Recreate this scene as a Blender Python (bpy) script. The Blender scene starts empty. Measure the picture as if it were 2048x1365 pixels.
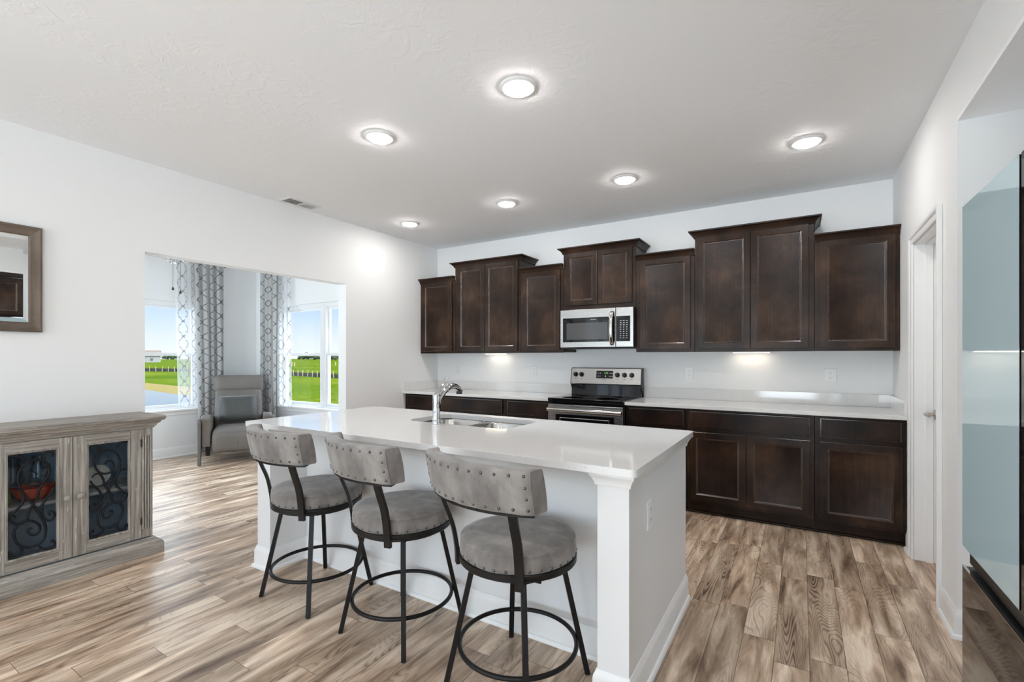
import bpy, bmesh, math, random
from math import pi, sin, cos, radians as RAD
from mathutils import Vector, Matrix, noise
random.seed(7)
S = bpy.context.scene
COL = S.collection

# ------------------------------------------------------------------ camera, sky, sun, exposure
cam_d = bpy.data.cameras.new('camera'); cam = bpy.data.objects.new('camera', cam_d); COL.objects.link(cam)
cam.location = (4.087, -4.799, 1.314)
cam.rotation_euler = (pi/2, 0, 0.5493)
cam_d.sensor_width = 36.0; cam_d.sensor_fit = 'HORIZONTAL'
cam_d.lens = 943.3/2048*36
cam_d.shift_y = 33.3/2048
cam_d.clip_start = 0.02; cam_d.clip_end = 2000
S.camera = cam
S.view_settings.view_transform = 'Standard'
S.view_settings.look = 'None'
S.view_settings.gamma = 1.0
S.view_settings.use_curve_mapping = False
S.view_settings.exposure = 0.0
S.cycles.max_bounces = 10; S.cycles.diffuse_bounces = 6; S.cycles.glossy_bounces = 5
S.cycles.transmission_bounces = 8; S.cycles.transparent_max_bounces = 12
S.cycles.sample_clamp_indirect = 6.0
S.cycles.caustics_reflective = False; S.cycles.caustics_refractive = False

world = bpy.data.worlds.new('sky'); S.world = world; world.use_nodes = True
wn = world.node_tree.nodes; wl = world.node_tree.links
wn.clear()
w_out = wn.new('ShaderNodeOutputWorld'); w_bg = wn.new('ShaderNodeBackground')
w_tc = wn.new('ShaderNodeTexCoord'); w_sep = wn.new('ShaderNodeSeparateXYZ'); w_ramp = wn.new('ShaderNodeValToRGB')
w_str = wn.new('ShaderNodeMapRange')
wl.new(w_tc.outputs['Generated'], w_sep.inputs[0]); wl.new(w_sep.outputs['Z'], w_ramp.inputs[0])
cr = w_ramp.color_ramp
cr.elements[0].position = 0.0; cr.elements[0].color = (0.90, 0.95, 0.99, 1)
cr.elements[1].position = 0.125; cr.elements[1].color = (0.43, 0.66, 1.0, 1)
e = cr.elements.new(0.035); e.color = (0.80, 0.90, 1.0, 1)
e = cr.elements.new(0.30); e.color = (0.80, 0.90, 1.0, 1)
e = cr.elements.new(1.0); e.color = (0.80, 0.91, 1.0, 1)
# the sky brightens from the blue band over the horizon to bright high cloud overhead
wl.new(w_sep.outputs['Z'], w_str.inputs['Value'])
w_str.inputs['From Min'].default_value = 0.13; w_str.inputs['From Max'].default_value = 0.38
w_str.inputs['To Min'].default_value = 1.10; w_str.inputs['To Max'].default_value = 6.5
wl.new(w_ramp.outputs[0], w_bg.inputs[0]); wl.new(w_str.outputs[0], w_bg.inputs['Strength'])
wl.new(w_bg.outputs[0], w_out.inputs[0])

sun_d = bpy.data.lights.new('sun', 'SUN'); sun = bpy.data.objects.new('sun', sun_d); COL.objects.link(sun)
sun.rotation_euler = (RAD(-8), RAD(42), 0); sun_d.energy = 3.0; sun_d.angle = RAD(1.5); sun_d.color = (1, .95, .86)

W_ = 4.714
# unseen area lamps added outside the windows to fill the rooms with light
for nm, loc, rot, sx, sy, pw in (('fill_rear', (2.0, -16.0, .3), (RAD(90), 0, 0), 9.0, 2.8, 900), ('fill_left', (-.25, -7.05, 1.35), (0, RAD(-90), 0), 2.0, 2.3, 28), ('fill_right', (W_+.25, -7.0, 1.35), (0, RAD(90), 0), 2.0, 2.2, 40),
                                 ('fill_sunroom', (-1.55, -4.85, 1.35), (RAD(90), 0, 0), 2.2, 1.5, 40), ('fill_hall', (7.45, -2.3, 1.2), (0, RAD(90), 0), 1.0, .8, 8)):
    ld = bpy.data.lights.new(nm, 'AREA'); ld.shape = 'RECTANGLE'; ld.size = sx; ld.size_y = sy; ld.energy = pw; ld.color = (.79, .905, 1.0)
    lo_ = bpy.data.objects.new(nm, ld); COL.objects.link(lo_); lo_.location = loc; lo_.rotation_euler = rot

# ------------------------------------------------------------------ materials
def newmat(name):
    m = bpy.data.materials.new(name); m.use_nodes = True
    nt = m.node_tree
    return m, nt, nt.nodes['Principled BSDF'], nt.nodes['Material Output']
class NB:
    """little node-graph writer"""
    def __init__(s, nt): s.nt = nt
    def n(s, t, **k):
        nd = s.nt.nodes.new(t)
        for a, b in k.items(): setattr(nd, a, b)
        return nd
    def link(s, a, b): s.nt.links.new(a, b)
    def val(s, sock, v):
        if isinstance(v, bpy.types.NodeSocket): s.link(v, sock)
        else: sock.default_value = v
    def math(s, op, a, b=0.0, c=None):
        nd = s.n('ShaderNodeMath', operation=op)
        s.val(nd.inputs[0], a); s.val(nd.inputs[1], b)
        if c is not None: s.val(nd.inputs[2], c)
        return nd.outputs[0]
    def noise(s, vec, scale=5, detail=3, rough=.5, dist=0.0):
        nd = s.n('ShaderNodeTexNoise')
        if vec is not None: s.link(vec, nd.inputs['Vector'])
        nd.inputs['Scale'].default_value = scale; nd.inputs['Detail'].default_value = detail
        nd.inputs['Roughness'].default_value = rough; nd.inputs['Distortion'].default_value = dist
        return nd.outputs['Fac']
    def ramp(s, fac, stops):
        nd = s.n('ShaderNodeValToRGB'); e = nd.color_ramp.elements
        while len(e) < len(stops): e.new(.5)
        for i, (p, c) in enumerate(stops):
            e[i].position = p; e[i].color = (*c, 1) if len(c) == 3 else c
        s.link(fac, nd.inputs[0]); return nd.outputs[0]
    def mix(s, fac, a, b, blend='MIX'):
        nd = s.n('ShaderNodeMix', data_type='RGBA', blend_type=blend)
        s.val(nd.inputs[0], fac)
        for i, v in ((6, a), (7, b)):
            if isinstance(v, bpy.types.NodeSocket): s.link(v, nd.inputs[i])
            else: nd.inputs[i].default_value = (*v, 1)
        return nd.outputs[2]
    def combine(s, x, y, z):
        nd = s.n('ShaderNodeCombineXYZ')
        s.val(nd.inputs[0], x); s.val(nd.inputs[1], y); s.val(nd.inputs[2], z); return nd.outputs[0]
    def mapping(s, vec, scale=(1, 1, 1), loc=(0, 0, 0)):
        nd = s.n('ShaderNodeMapping'); s.link(vec, nd.inputs[0])
        nd.inputs['Scale'].default_value = scale; nd.inputs['Location'].default_value = loc
        return nd.outputs[0]
    def bump(s, h, bsdf, strength=.2, dist=.01):
        nd = s.n('ShaderNodeBump'); s.link(h, nd.inputs['Height'])
        nd.inputs['Strength'].default_value = strength; nd.inputs['Distance'].default_value = dist
        s.link(nd.outputs[0], bsdf.inputs['Normal'])
    def obj(s): return s.n('ShaderNodeTexCoord').outputs['Object']
    def uv(s): return s.n('ShaderNodeTexCoord').outputs['UV']

def plain(name, col, rough=.5, metal=0.0, spec=.5, coat=0.0, var=0.0, bump=0.0, bscale=200, emit=None, estr=0.0):
    m, nt, b, o = newmat(name); g = NB(nt)
    b.inputs['Base Color'].default_value = (*col, 1); b.inputs['Roughness'].default_value = rough
    b.inputs['Metallic'].default_value = metal; b.inputs['Specular IOR Level'].default_value = spec
    b.inputs['Coat Weight'].default_value = coat; b.inputs['Coat Roughness'].default_value = .08
    if var:
        f = g.noise(g.obj(), 6, 4)
        g.link(g.mix(f, tuple(c*(1-var) for c in col), tuple(min(1, c*(1+var)) for c in col)), b.inputs['Base Color'])
    if bump: g.bump(g.noise(g.obj(), bscale, 2), b, bump, .002)
    if emit:
        b.inputs['Emission Color'].default_value = (*emit, 1); b.inputs['Emission Strength'].default_value = estr
    return m

M = {}
M['wall'] = plain('painted_wall', (.855, .86, .862), .62, spec=.3, bump=.06, bscale=350)
M['trim'] = plain('white_trim', (.86, .86, .855), .32)
M['island_white'] = plain('white_panel_paint', (.80, .80, .80), .42, bump=.03, bscale=120)
M['plastic'] = plain('white_plastic', (.84, .84, .83), .3)
M['slot'] = plain('dark_slot', (.05, .05, .05), .6)
M['black_metal'] = plain('black_powder_coat', (.012, .0105, .010), .36, spec=.22)
M['black_plastic'] = plain('black_plastic', (.012, .012, .013), .35)
M['black_glass'] = plain('black_glass', (.006, .006, .007), .04, spec=.35)
M['chrome'] = plain('chrome', (.62, .62, .63), .05, metal=1)
M['nickel'] = plain('satin_nickel', (.52, .48, .43), .25, metal=1)
M['nail'] = plain('pewter_nail', (.13, .12, .115), .3, metal=1)
M['iron'] = plain('wrought_iron', (.010, .011, .013), .5, spec=.2)
M['vinyl'] = plain('white_vinyl', (.84, .85, .86), .35)
M['print'] = plain('printed_white', (.75, .75, .75), .5)
M['print_dark'] = plain('printed_grey', (.12, .12, .12), .5)
M['mirror'] = plain('mirror_glass', (.88, .90, .90), .008, metal=1)
M['pewter_dark'] = plain('dark_bronze_chain', (.06, .05, .045), .4, metal=.6)
M['frost'] = plain('frosted_shade', (.85, .86, .86), .35)
M['led'] = plain('led_lens', (1, 1, 1), .5, emit=(1, .962, .928), estr=128)
M['led_bar'] = plain('led_bar', (1, 1, 1), .5, emit=(1, .85, .67), estr=7.5)
M['clock'] = plain('green_digits', (.02, .1, .02), .5, emit=(.35, .95, .15), estr=.6)

# ceiling: crow's-foot textured drywall
m, nt, b, o = newmat('textured_ceiling'); g = NB(nt); M['ceiling'] = m
b.inputs['Base Color'].default_value = (.925, .935, .95, 1); b.inputs['Roughness'].default_value = .75
v = g.obj()
n1 = g.noise(v, 9, 2, .5, 1.6); n2 = g.noise(g.mapping(v, (1, 1, 1), (5, 3, 0)), 38, 3, .6, 1.2)
n3 = g.ramp(g.noise(v, 1.3, 2), [(.40, (0, 0, 0)), (.60, (1, 1, 1))])
h = g.math('MULTIPLY', g.math('MULTIPLY', g.ramp(n1, [(.50, (0, 0, 0)), (.60, (1, 1, 1))]), n2), n3)
g.bump(h, b, .32, .004)

# floor: staggered wood-look planks running along Y
m, nt, b, o = newmat('plank_floor'); g = NB(nt); M['floor'] = m
sp = g.n('ShaderNodeSeparateXYZ'); g.link(g.obj(), sp.inputs[0]); X, Y = sp.outputs[0], sp.outputs[1]
PW, PL = .1335, .93
xs = g.math('ADD', g.math('DIVIDE', X, PW), .14)
strip = g.math('FLOOR', xs); fx = g.math('SUBTRACT', xs, strip)
wn1 = g.n('ShaderNodeTexWhiteNoise', noise_dimensions='1D'); g.link(strip, wn1.inputs['W'])
ys = g.math('ADD', g.math('DIVIDE', Y, PL), wn1.outputs['Value'])
row = g.math('FLOOR', ys); fy = g.math('SUBTRACT', ys, row)
wn2 = g.n('ShaderNodeTexWhiteNoise', noise_dimensions='2D'); g.link(g.combine(strip, row, 0), wn2.inputs['Vector'])
rnd = wn2.outputs['Value']
lx = g.math('MULTIPLY', g.math('SUBTRACT', fx, .5), PW); ly = g.math('MULTIPLY', fy, PL)
off = g.math('MULTIPLY', rnd, 47.0)
pv = g.combine(g.math('MULTIPLY', lx, 7.0), g.math('MULTIPLY', ly, 1.15), off)      # stretched along the plank
rings_n = g.noise(pv, 1.1, 1.5, .45, .25)
rings = g.math('SINE', g.math('MULTIPLY', rings_n, 210.0))
rings01 = g.math('MULTIPLY_ADD', rings, .5, .5)
rmask = g.ramp(g.noise(g.combine(g.math('MULTIPLY', lx, 6.0), g.math('MULTIPLY', ly, .9), g.math('ADD', off, 9.0)), 1.0, 1), [(.42, (0, 0, 0)), (.60, (1, 1, 1))])
blot = g.noise(g.combine(g.math('MULTIPLY', lx, 15.0), g.math('MULTIPLY', ly, 2.1), g.math('ADD', off, 20.0)), 1.0, 4, .55, .4)
fine = g.noise(g.combine(g.math('MULTIPLY', lx, 260.0), g.math('MULTIPLY', ly, 7.0), off), 1.0, 3, .6)
base = g.ramp(blot, [(.29, (.120, .073, .046)), (.41, (.335, .232, .158)), (.52, (.535, .395, .285)), (.66, (.83, .68, .53))])
tone = g.math('MULTIPLY_ADD', rnd, .40, .80)
base = g.mix(1.0, base, g.combine(tone, tone, tone), 'MULTIPLY')
base = g.mix(g.math('MULTIPLY', g.math('MULTIPLY', rings01, rmask), .45), base, (.60, .47, .36))
dk = g.ramp(rings01, [(.0, (.58, .56, .54)), (.30, (1, 1, 1))])
base = g.mix(g.math('MULTIPLY', rmask, .75), base, g.mix(1.0, base, dk, 'MULTIPLY'))
ft = g.math('MULTIPLY_ADD', fine, .55, .72)
base = g.mix(1.0, base, g.combine(ft, ft, ft), 'MULTIPLY')
ex = g.math('MINIMUM', fx, g.math('SUBTRACT', 1.0, fx)); ey = g.math('MINIMUM', fy, g.math('SUBTRACT', 1.0, fy))
seam = g.math('MAXIMUM', g.math('LESS_THAN', ex, .012), g.math('LESS_THAN', ey, .0016))
base = g.mix(g.math('MULTIPLY', seam, .6), base, (.05, .032, .022))
g.link(base, b.inputs['Base Color'])
g.link(g.math('MULTIPLY_ADD', fine, .16, .27), b.inputs['Roughness'])
b.inputs['Specular IOR Level'].default_value = .55
g.bump(g.math('SUBTRACT', g.math('MULTIPLY', fine, .3), seam), b, .25, .002)

def woodmat(name, dark, mid, light, axis='Z', rough=.3, coat=.25, spec=.2, grain=120, contrast=(.34, .52, .74), cloud=1.3):
    m, nt, b, o = newmat(name); g = NB(nt)
    v = g.obj()
    st = {'Z': (grain, grain, 3), 'Y': (grain, 3, grain), 'X': (3, grain, grain)}[axis]
    cl = g.noise(v, cloud*2.2, 4, .58, .4)
    fi = g.noise(g.mapping(v, st), 1, 3, .6)
    c = g.ramp(g.math('ADD', g.math('MULTIPLY', cl, .78), g.math('MULTIPLY', fi, .22)),
               [(contrast[0], dark), (contrast[1], mid), (contrast[2], light)])
    g.link(c, b.inputs['Base Color'])
    b.inputs['Roughness'].default_value = rough
    b.inputs['Coat Weight'].default_value = coat; b.inputs['Coat Roughness'].default_value = .22; b.inputs['Specular IOR Level'].default_value = spec
    g.bump(fi, b, .05, .001)
    return m
M['espresso'] = woodmat('espresso_wood', (.0095, .0046, .0031), (.029, .0150, .0094), (.090, .050, .0295), rough=.33, coat=.0)
M['espresso_edge'] = woodmat('espresso_highlight_edge', (.016, .008, .0055), (.040, .021, .0135), (.085, .047, .029), rough=.22, coat=.3, spec=.6)  # lighter, glossier copy of the wood; edge highlights put into the colour
M['espresso_in'] = plain('espresso_shadow', (.012, .008, .006), .5)

def weathered(name, axis):
    m, nt, b, o = newmat(name); g = NB(nt); v = g.obj()
    st = {'Z': (70, 70, 2.5), 'Y': (70, 2.5, 70)}[axis]
    fi = g.noise(g.mapping(v, st), 1, 4, .65, .3)
    cl = g.noise(v, 5, 3)
    c = g.ramp(fi, [(.26, (.115, .104, .093)), (.46, (.27, .247, .220)), (.60, (.40, .372, .332)), (.75, (.52, .485, .435))])
    st2 = {'Z': (150, 150, 14), 'Y': (150, 14, 150)}[axis]
    fl = g.ramp(g.noise(g.mapping(v, st2, (3, 1, 2)), 1, 2, .5), [(.66, (0, 0, 0)), (.72, (1, 1, 1))])
    c = g.mix(g.math('MULTIPLY', fl, .75), c, (.66, .63, .58))
    c = g.mix(g.math('MULTIPLY', g.ramp(cl, [(.45, (0, 0, 0)), (.75, (1, 1, 1))]), .22), c, (.25, .19, .14))
    g.link(c, b.inputs['Base Color']); b.inputs['Roughness'].default_value = .6
    g.bump(fi, b, .35, .002); return m
M['weather_v'] = weathered('weathered_wood_upright', 'Z'); M['weather_h'] = weathered('weathered_wood_long', 'Y')
M['mirror_wood'] = woodmat('mirror_frame_wood', (.085, .066, .054), (.15, .115, .09), (.21, .165, .13), 'Y', .45, .05, grain=60)
M['mirror_wood_v'] = woodmat('mirror_frame_wood_upright', (.085, .066, .054), (.15, .115, .09), (.21, .165, .13), 'Z', .45, .05, grain=60)

# white quartz with fine specks
m, nt, b, o = newmat('white_quartz'); g = NB(nt); M['quartz'] = m
vo = g.n('ShaderNodeTexVoronoi'); g.link(g.obj(), vo.inputs['Vector']); vo.inputs['Scale'].default_value = 130
sw = g.n('ShaderNodeTexWhiteNoise', noise_dimensions='3D'); g.link(vo.outputs['Position'], sw.inputs['Vector'])
spk = g.math('MULTIPLY', g.math('LESS_THAN', vo.outputs['Distance'], .28), g.math('GREATER_THAN', sw.outputs['Value'], .80))
c = g.mix(g.noise(g.obj(), 14, 4), (.73, .725, .715), (.79, .785, .775))
c = g.mix(g.math('MULTIPLY', spk, .5), c, (.46, .44, .41))
g.link(c, b.inputs['Base Color']); b.inputs['Roughness'].default_value = .075; b.inputs['Specular IOR Level'].default_value = .55

# brushed steel
def steel(name, axis, col=(.43, .42, .405), rough=.27):
    m, nt, b, o = newmat(name); g = NB(nt)
    st = {'X': (2, 300, 300), 'Z': (300, 300, 2)}[axis]
    f = g.noise(g.mapping(g.obj(), st), 1, 2)
    b.inputs['Metallic'].default_value = 1
    g.link(g.mix(f, tuple(x*.97 for x in col), tuple(x*1.03 for x in col)), b.inputs['Base Color'])
    g.link(g.math('MULTIPLY_ADD', f, .04, rough-.02), b.inputs['Roughness'])
    return m
M['steel'] = steel('brushed_steel', 'X'); M['steel_sink'] = steel('sink_steel', 'Z', (.50, .48, .455), .24)
M['steel_bright'] = plain('polished_steel', (.60, .59, .57), .13, metal=1)

# suede-like stool upholstery
def suede(name, a, c_, d, scale=9, rough=.8, sheen=.4):
    m, nt, b, o = newmat(name); g = NB(nt); v = g.obj()
    n1 = g.noise(g.mapping(v, (1, 1, .6)), scale, 6, .66, .25)
    g.link(g.ramp(n1, [(.30, a), (.50, c_), (.72, d)]), b.inputs['Base Color'])
    b.inputs['Roughness'].default_value = rough
    b.inputs['Sheen Weight'].default_value = sheen; b.inputs['Sheen Roughness'].default_value = .4
    g.bump(g.noise(v, scale*2.2, 3, .55, .8), b, .22, .006)
    return m
M['suede'] = suede('grey_suede', (.115, .102, .093), (.198, .178, .165), (.315, .290, .272))
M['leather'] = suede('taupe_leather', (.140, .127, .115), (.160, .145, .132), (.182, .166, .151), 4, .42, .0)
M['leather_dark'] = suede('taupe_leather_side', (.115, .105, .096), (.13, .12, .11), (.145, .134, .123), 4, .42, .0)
M['pillow'] = suede('grey_sateen', (.048, .050, .048), (.060, .062, .059), (.078, .080, .077), 5, .38, .5)

# curtain fabrics: interlocking ogee line pattern in cloth (UV) metres
def curtain(name, cloth, line, sheer):
    m, nt, b, o = newmat(name); g = NB(nt)
    s_ = g.n('ShaderNodeSeparateXYZ'); g.link(g.uv(), s_.inputs[0]); U, V = s_.outputs[0], s_.outputs[1]
    P, L_ = .235, .40
    w = g.math('SINE', g.math('MULTIPLY', V, 2*pi/L_)); w3 = g.math('MULTIPLY', g.math('SINE', g.math('MULTIPLY', V, 6*pi/L_)), -.10)
    wv = g.math('MULTIPLY', g.math('ADD', w, w3), .082)
    def fam(sign, ph):
        t = g.math('ADD', g.math('DIVIDE', g.math('MULTIPLY_ADD', wv, sign, U), P), ph)
        f = g.math('ABSOLUTE', g.math('SUBTRACT', g.math('SUBTRACT', t, g.math('FLOOR', t)), .5))
        return g.math('LESS_THAN', f, .030)
    ln = g.math('MAXIMUM', fam(1.0, 0.0), fam(-1.0, 0.0))
    col = g.mix(ln, cloth, line)
    g.link(col, b.inputs['Base Color']); b.inputs['Roughness'].default_value = .9; b.inputs['Specular IOR Level'].default_value = .1
    tr = g.n('ShaderNodeBsdfTranslucent'); g.link(col, tr.inputs['Color'])
    mx = g.n('ShaderNodeMixShader'); mx.inputs[0].default_value = .45 if sheer else .22
    g.link(b.outputs[0], mx.inputs[1]); g.link(tr.outputs[0], mx.inputs[2])
    fin = mx.outputs[0]
    if sheer:
        tp = g.n('ShaderNodeBsdfTransparent'); m2 = g.n('ShaderNodeMixShader')
        g.link(g.math('SUBTRACT', .56, g.math('MULTIPLY', ln, .50)), m2.inputs[0])
        g.link(fin, m2.inputs[1]); g.link(tp.outputs[0], m2.inputs[2]); fin = m2.outputs[0]
    g.link(fin, o.inputs['Surface'])
    return m
M['curtain'] = curtain('ogee_curtain', (.54, .54, .535), (.17, .17, .18), False)
M['sheer'] = curtain('ogee_sheer', (.84, .85, .86), (.20, .21, .23), True)

def glassmat(name, tint, refl=.9, rough=0.0, spec_tint=(1, 1, 1)):
    m, nt, b, o = newmat(name); g = NB(nt)
    nt.nodes.remove(b)
    tp = g.n('ShaderNodeBsdfTransparent'); tp.inputs[0].default_value = (*tint, 1)
    gl = g.n('ShaderNodeBsdfGlossy'); gl.inputs['Roughness'].default_value = rough; gl.inputs[0].default_value = (*spec_tint, 1)
    fr = g.n('ShaderNodeFresnel'); fr.inputs[0].default_value = 1.45
    geo = g.n('ShaderNodeNewGeometry')      # reflect on the entering face only
    mx = g.n('ShaderNodeMixShader'); g.link(g.math('MULTIPLY', g.math('MULTIPLY', fr.outputs[0], refl), g.math('SUBTRACT', 1.0, geo.outputs['Backfacing'])), mx.inputs[0])
    g.link(tp.outputs[0], mx.inputs[1]); g.link(gl.outputs[0], mx.inputs[2]); g.link(mx.outputs[0], o.inputs['Surface'])
    return m
M['pane'] = glassmat('window_glass', (.985, .99, .99), .8)
M['smoke'] = glassmat('smoky_cabinet_glass', (.88, .92, .95), 1.0)
M['vase'] = glassmat('clear_vase_glass', (.85, .9, .92), 2.0)
M['blue_glass'] = plain('pale_blue_glass', (.50, .645, .69), .03, spec=1.0, coat=.0)
M['fridge_dark'] = plain('charcoal_glass', (.012, .011, .011), .03, spec=.7)
M['fridge_body'] = plain('fridge_sheet_metal', (.10, .11, .12), .4, metal=.6)
M['cab_in'] = plain('blue_grey_cabinet_lining', (.24, .31, .37), .6)
M['shelf'] = plain('pale_shelf_edge', (.33, .31, .28), .55)
M['red'] = plain('red_glaze', (.42, .055, .028), .25, var=.2)
M['green'] = plain('green_glaze', (.05, .13, .03), .3)
M['dish'] = plain('cream_glaze', (.62, .56, .46), .3)

# outdoors
m, nt, b, o = newmat('lawn_grass'); g = NB(nt); M['grass'] = m
v = g.obj(); n1 = g.noise(v, .06, 4, .6); n2 = g.noise(v, 1.4, 4, .7); n3 = g.noise(v, .35, 3)
c = g.ramp(g.math('ADD', g.math('MULTIPLY', n1, .55), g.math('MULTIPLY', n2, .45)), [(.34, (.022, .046, .003)), (.50, (.046, .073, .005)), (.66, (.090, .098, .012))])
g.link(c, b.inputs['Base Color']); b.inputs['Roughness'].default_value = 1; b.inputs['Specular IOR Level'].default_value = 0
M['bank'] = plain('dry_bank_grass', (.115, .088, .022), .95, spec=.1, var=.25)
m, nt, b, o = newmat('pond_water'); g = NB(nt); M['pond'] = m
b.inputs['Base Color'].default_value = (.035, .045, .05, 1); b.inputs['Roughness'].default_value = .06
g.bump(g.noise(g.mapping(g.obj(), (1, 3, 1)), 2.2, 4, .6), b, .10, .02)
M['silt'] = plain('black_silt_fabric', (.012, .014, .014), .8)
M['stake'] = plain('raw_stake_wood', (.34, .26, .16), .8, var=.2)
M['roof'] = plain('tan_shingle', (.10, .072, .055), .9, var=.15)
M['siding'] = plain('pale_siding', (.24, .24, .23), .8); M['paving'] = plain('bounce_paving', (.5, .5, .49), .9)
M['foliage'] = plain('distant_foliage', (.03, .048, .022), .95, spec=.1, var=.4)
M['bark'] = plain('bark', (.10, .07, .05), .9)
M['winglass'] = plain('dark_house_window', (.08, .10, .12), .1)

# ------------------------------------------------------------------ mesh helpers
def link_mesh(name, verts, faces, mat=None, parent=None, smooth=None, bevel=0.0, seg=2, sub=0, loc=None):
    me = bpy.data.meshes.new(name); me.from_pydata([tuple(v) for v in verts], [], faces); me.update()
    bm = bmesh.new(); bm.from_mesh(me); bmesh.ops.recalc_face_normals(bm, faces=bm.faces); bm.to_mesh(me); bm.free()
    if smooth is not None:
        me.shade_smooth()
        if smooth < 179: me.set_sharp_from_angle(angle=RAD(smooth))
    o = bpy.data.objects.new(name, me); COL.objects.link(o)
    if mat: me.materials.append(mat if not isinstance(mat, str) else M[mat])
    if parent: o.parent = parent
    if loc: o.location = loc
    if bevel:
        md = o.modifiers.new('bevel', 'BEVEL'); md.width = bevel; md.segments = seg; md.limit_method = 'ANGLE'; md.angle_limit = RAD(35)
        me.shade_smooth(); me.set_sharp_from_angle(angle=RAD(35)); md.harden_normals = True
    if sub:
        md = o.modifiers.new('sub', 'SUBSURF'); md.levels = sub; md.render_levels = sub
    return o
class MB:
    def __init__(s): s.v = []; s.f = []
    def add(s, v, f):
        n = len(s.v); s.v += [Vector(p) for p in v]; s.f += [tuple(i+n for i in q) for q in f]; return s
    def box(s, x0, x1, y0, y1, z0, z1):
        v = [(x0,y0,z0),(x1,y0,z0),(x1,y1,z0),(x0,y1,z0),(x0,y0,z1),(x1,y0,z1),(x1,y1,z1),(x0,y1,z1)]
        return s.add(v, [(0,3,2,1),(4,5,6,7),(0,1,5,4),(1,2,6,5),(2,3,7,6),(3,0,4,7)])
    def loops(s, L, cap0=True, cap1=True, closed=False):
        """stack of vertex loops (same length) bridged in order"""
        n = len(L[0]); v = [p for l in L for p in l]; f = []
        m = len(L)
        for i in range(m if closed else m-1):
            a, b_ = i*n, ((i+1) % m)*n
            for j in range(n):
                k = (j+1) % n; f.append((a+j, a+k, b_+k, b_+j))
        if not closed:
            if cap0: f.append(tuple(range(n))[::-1])
            if cap1: f.append(tuple(range((m-1)*n, m*n)))
        return s.add(v, f)
    def cyl(s, c, r, h, axis='Z', n=24, r2=None):
        r2 = r if r2 is None else r2; L = []
        for rr, hh in ((r, 0), (r2, h)):
            l = []
            for i in range(n):
                a = 2*pi*i/n; p = (rr*cos(a), rr*sin(a), hh)
                if axis == 'X': p = (p[2], p[0], p[1])
                if axis == 'Y': p = (p[0], p[2], p[1])
                l.append(Vector(c)+Vector(p))
            L.append(l)
        return s.loops(L)
    def lathe(s, c, prof, n=32, axis='Z'):
        L = []
        for r, h in prof:
            l = []
            for i in range(n):
                a = 2*pi*i/n; p = (max(r, 1e-5)*cos(a), max(r, 1e-5)*sin(a), h)
                if axis == 'X': p = (p[2], p[0], p[1])
                if axis == 'Y': p = (p[0], p[2], p[1])
                l.append(Vector(c)+Vector(p))
            L.append(l)
        return s.loops(L)
    def sweep(s, path, sec, closed=False, up=(0, 0, 1), scale=None):
        """sweep a 2-D section (side, up) along a path"""
        P = [Vector(p) for p in path]; L = []; n = len(P)
        for i, p in enumerate(P):
            a = P[(i-1) % n] if (closed or i > 0) else p; b_ = P[(i+1) % n] if (closed or i < n-1) else p
            t = (b_-a).normalized(); u = Vector(up)
            sd = t.cross(u)
            if sd.length < 1e-4: sd = t.cross(Vector((1, 0, 0)))
            sd.normalize(); uu = sd.cross(t).normalized(); k = 1 if scale is None else scale[i]
            L.append([p+sd*(q[0]*k)+uu*(q[1]*k) for q in sec])
        return s.loops(L, closed=closed)
    def tube(s, path, r, n=10, closed=False, up=(0, 0, 1), scale=None):
        return s.sweep(path, [(r*cos(2*pi*i/n), r*sin(2*pi*i/n)) for i in range(n)], closed, up, scale)
    def sphere(s, c, r, n=12, m=8, sc=(1, 1, 1)):
        L = []
        for j in range(m+1):
            t = pi*j/m - pi/2
            L.append([Vector(c)+Vector((max(r*cos(t), 1e-5)*cos(2*pi*i/n)*sc[0], max(r*cos(t), 1e-5)*sin(2*pi*i/n)*sc[1], r*sin(t)*sc[2])) for i in range(n)])
        return s.loops(L)
    def obj(s, name, mat, parent=None, **k):
        o = link_mesh(name, s.v, s.f, mat, parent, **k)
        if mat == 'espresso' and getattr(s, 'edge', None):      # moulded door edges, lighter glossier wood painted in as highlight lines
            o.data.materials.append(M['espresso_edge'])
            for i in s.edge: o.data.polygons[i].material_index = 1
        return o
def box(name, x0, x1, y0, y1, z0, z1, mat, parent=None, bevel=0.0, **k):
    return MB().box(x0, x1, y0, y1, z0, z1).obj(name, mat, parent, bevel=bevel, **k)
def tag(o, label, cat, group=None):
    o['label'] = label; o['category'] = cat
    if group: o['group'] = group
    return o
def thing(name, label, cat, loc=(0, 0, 0), rz=0.0, group=None):
    o = bpy.data.objects.new(name, None); COL.objects.link(o); o.location = loc; o.rotation_euler = (0, 0, rz)
    o.empty_display_size = .1
    return tag(o, label, cat, group)
def struct(o): o['kind'] = 'structure'; return o
def dup(src, loc=None, rz=None, label=None, parent=None):
    """a copy of an object with copies of its parts and sub-parts"""
    c = src.copy(); COL.objects.link(c)
    if parent: c.parent = parent
    if loc is not None: c.location = loc
    if rz is not None: c.rotation_euler = (0, 0, rz)
    if label: c['label'] = label
    for ch in list(src.children): dup(ch, parent=c)
    return c
def smooth_path(pts, k=6, closed=False):
    P = [Vector(p) for p in pts]; n = len(P); out = []
    for i in range(n if closed else n-1):
        g_ = lambda j: P[j % n] if closed else P[max(0, min(n-1, j))]
        p0, p1, p2, p3 = g_(i-1), g_(i), g_(i+1), g_(i+2)
        for q in range(k):
            t = q/k
            out.append(.5*((2*p1)+(p2-p0)*t+(2*p0-5*p1+4*p2-p3)*t*t+(3*p1-p0-3*p2+p3)*t**3))
    if not closed: out.append(P[-1])
    return out
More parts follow.
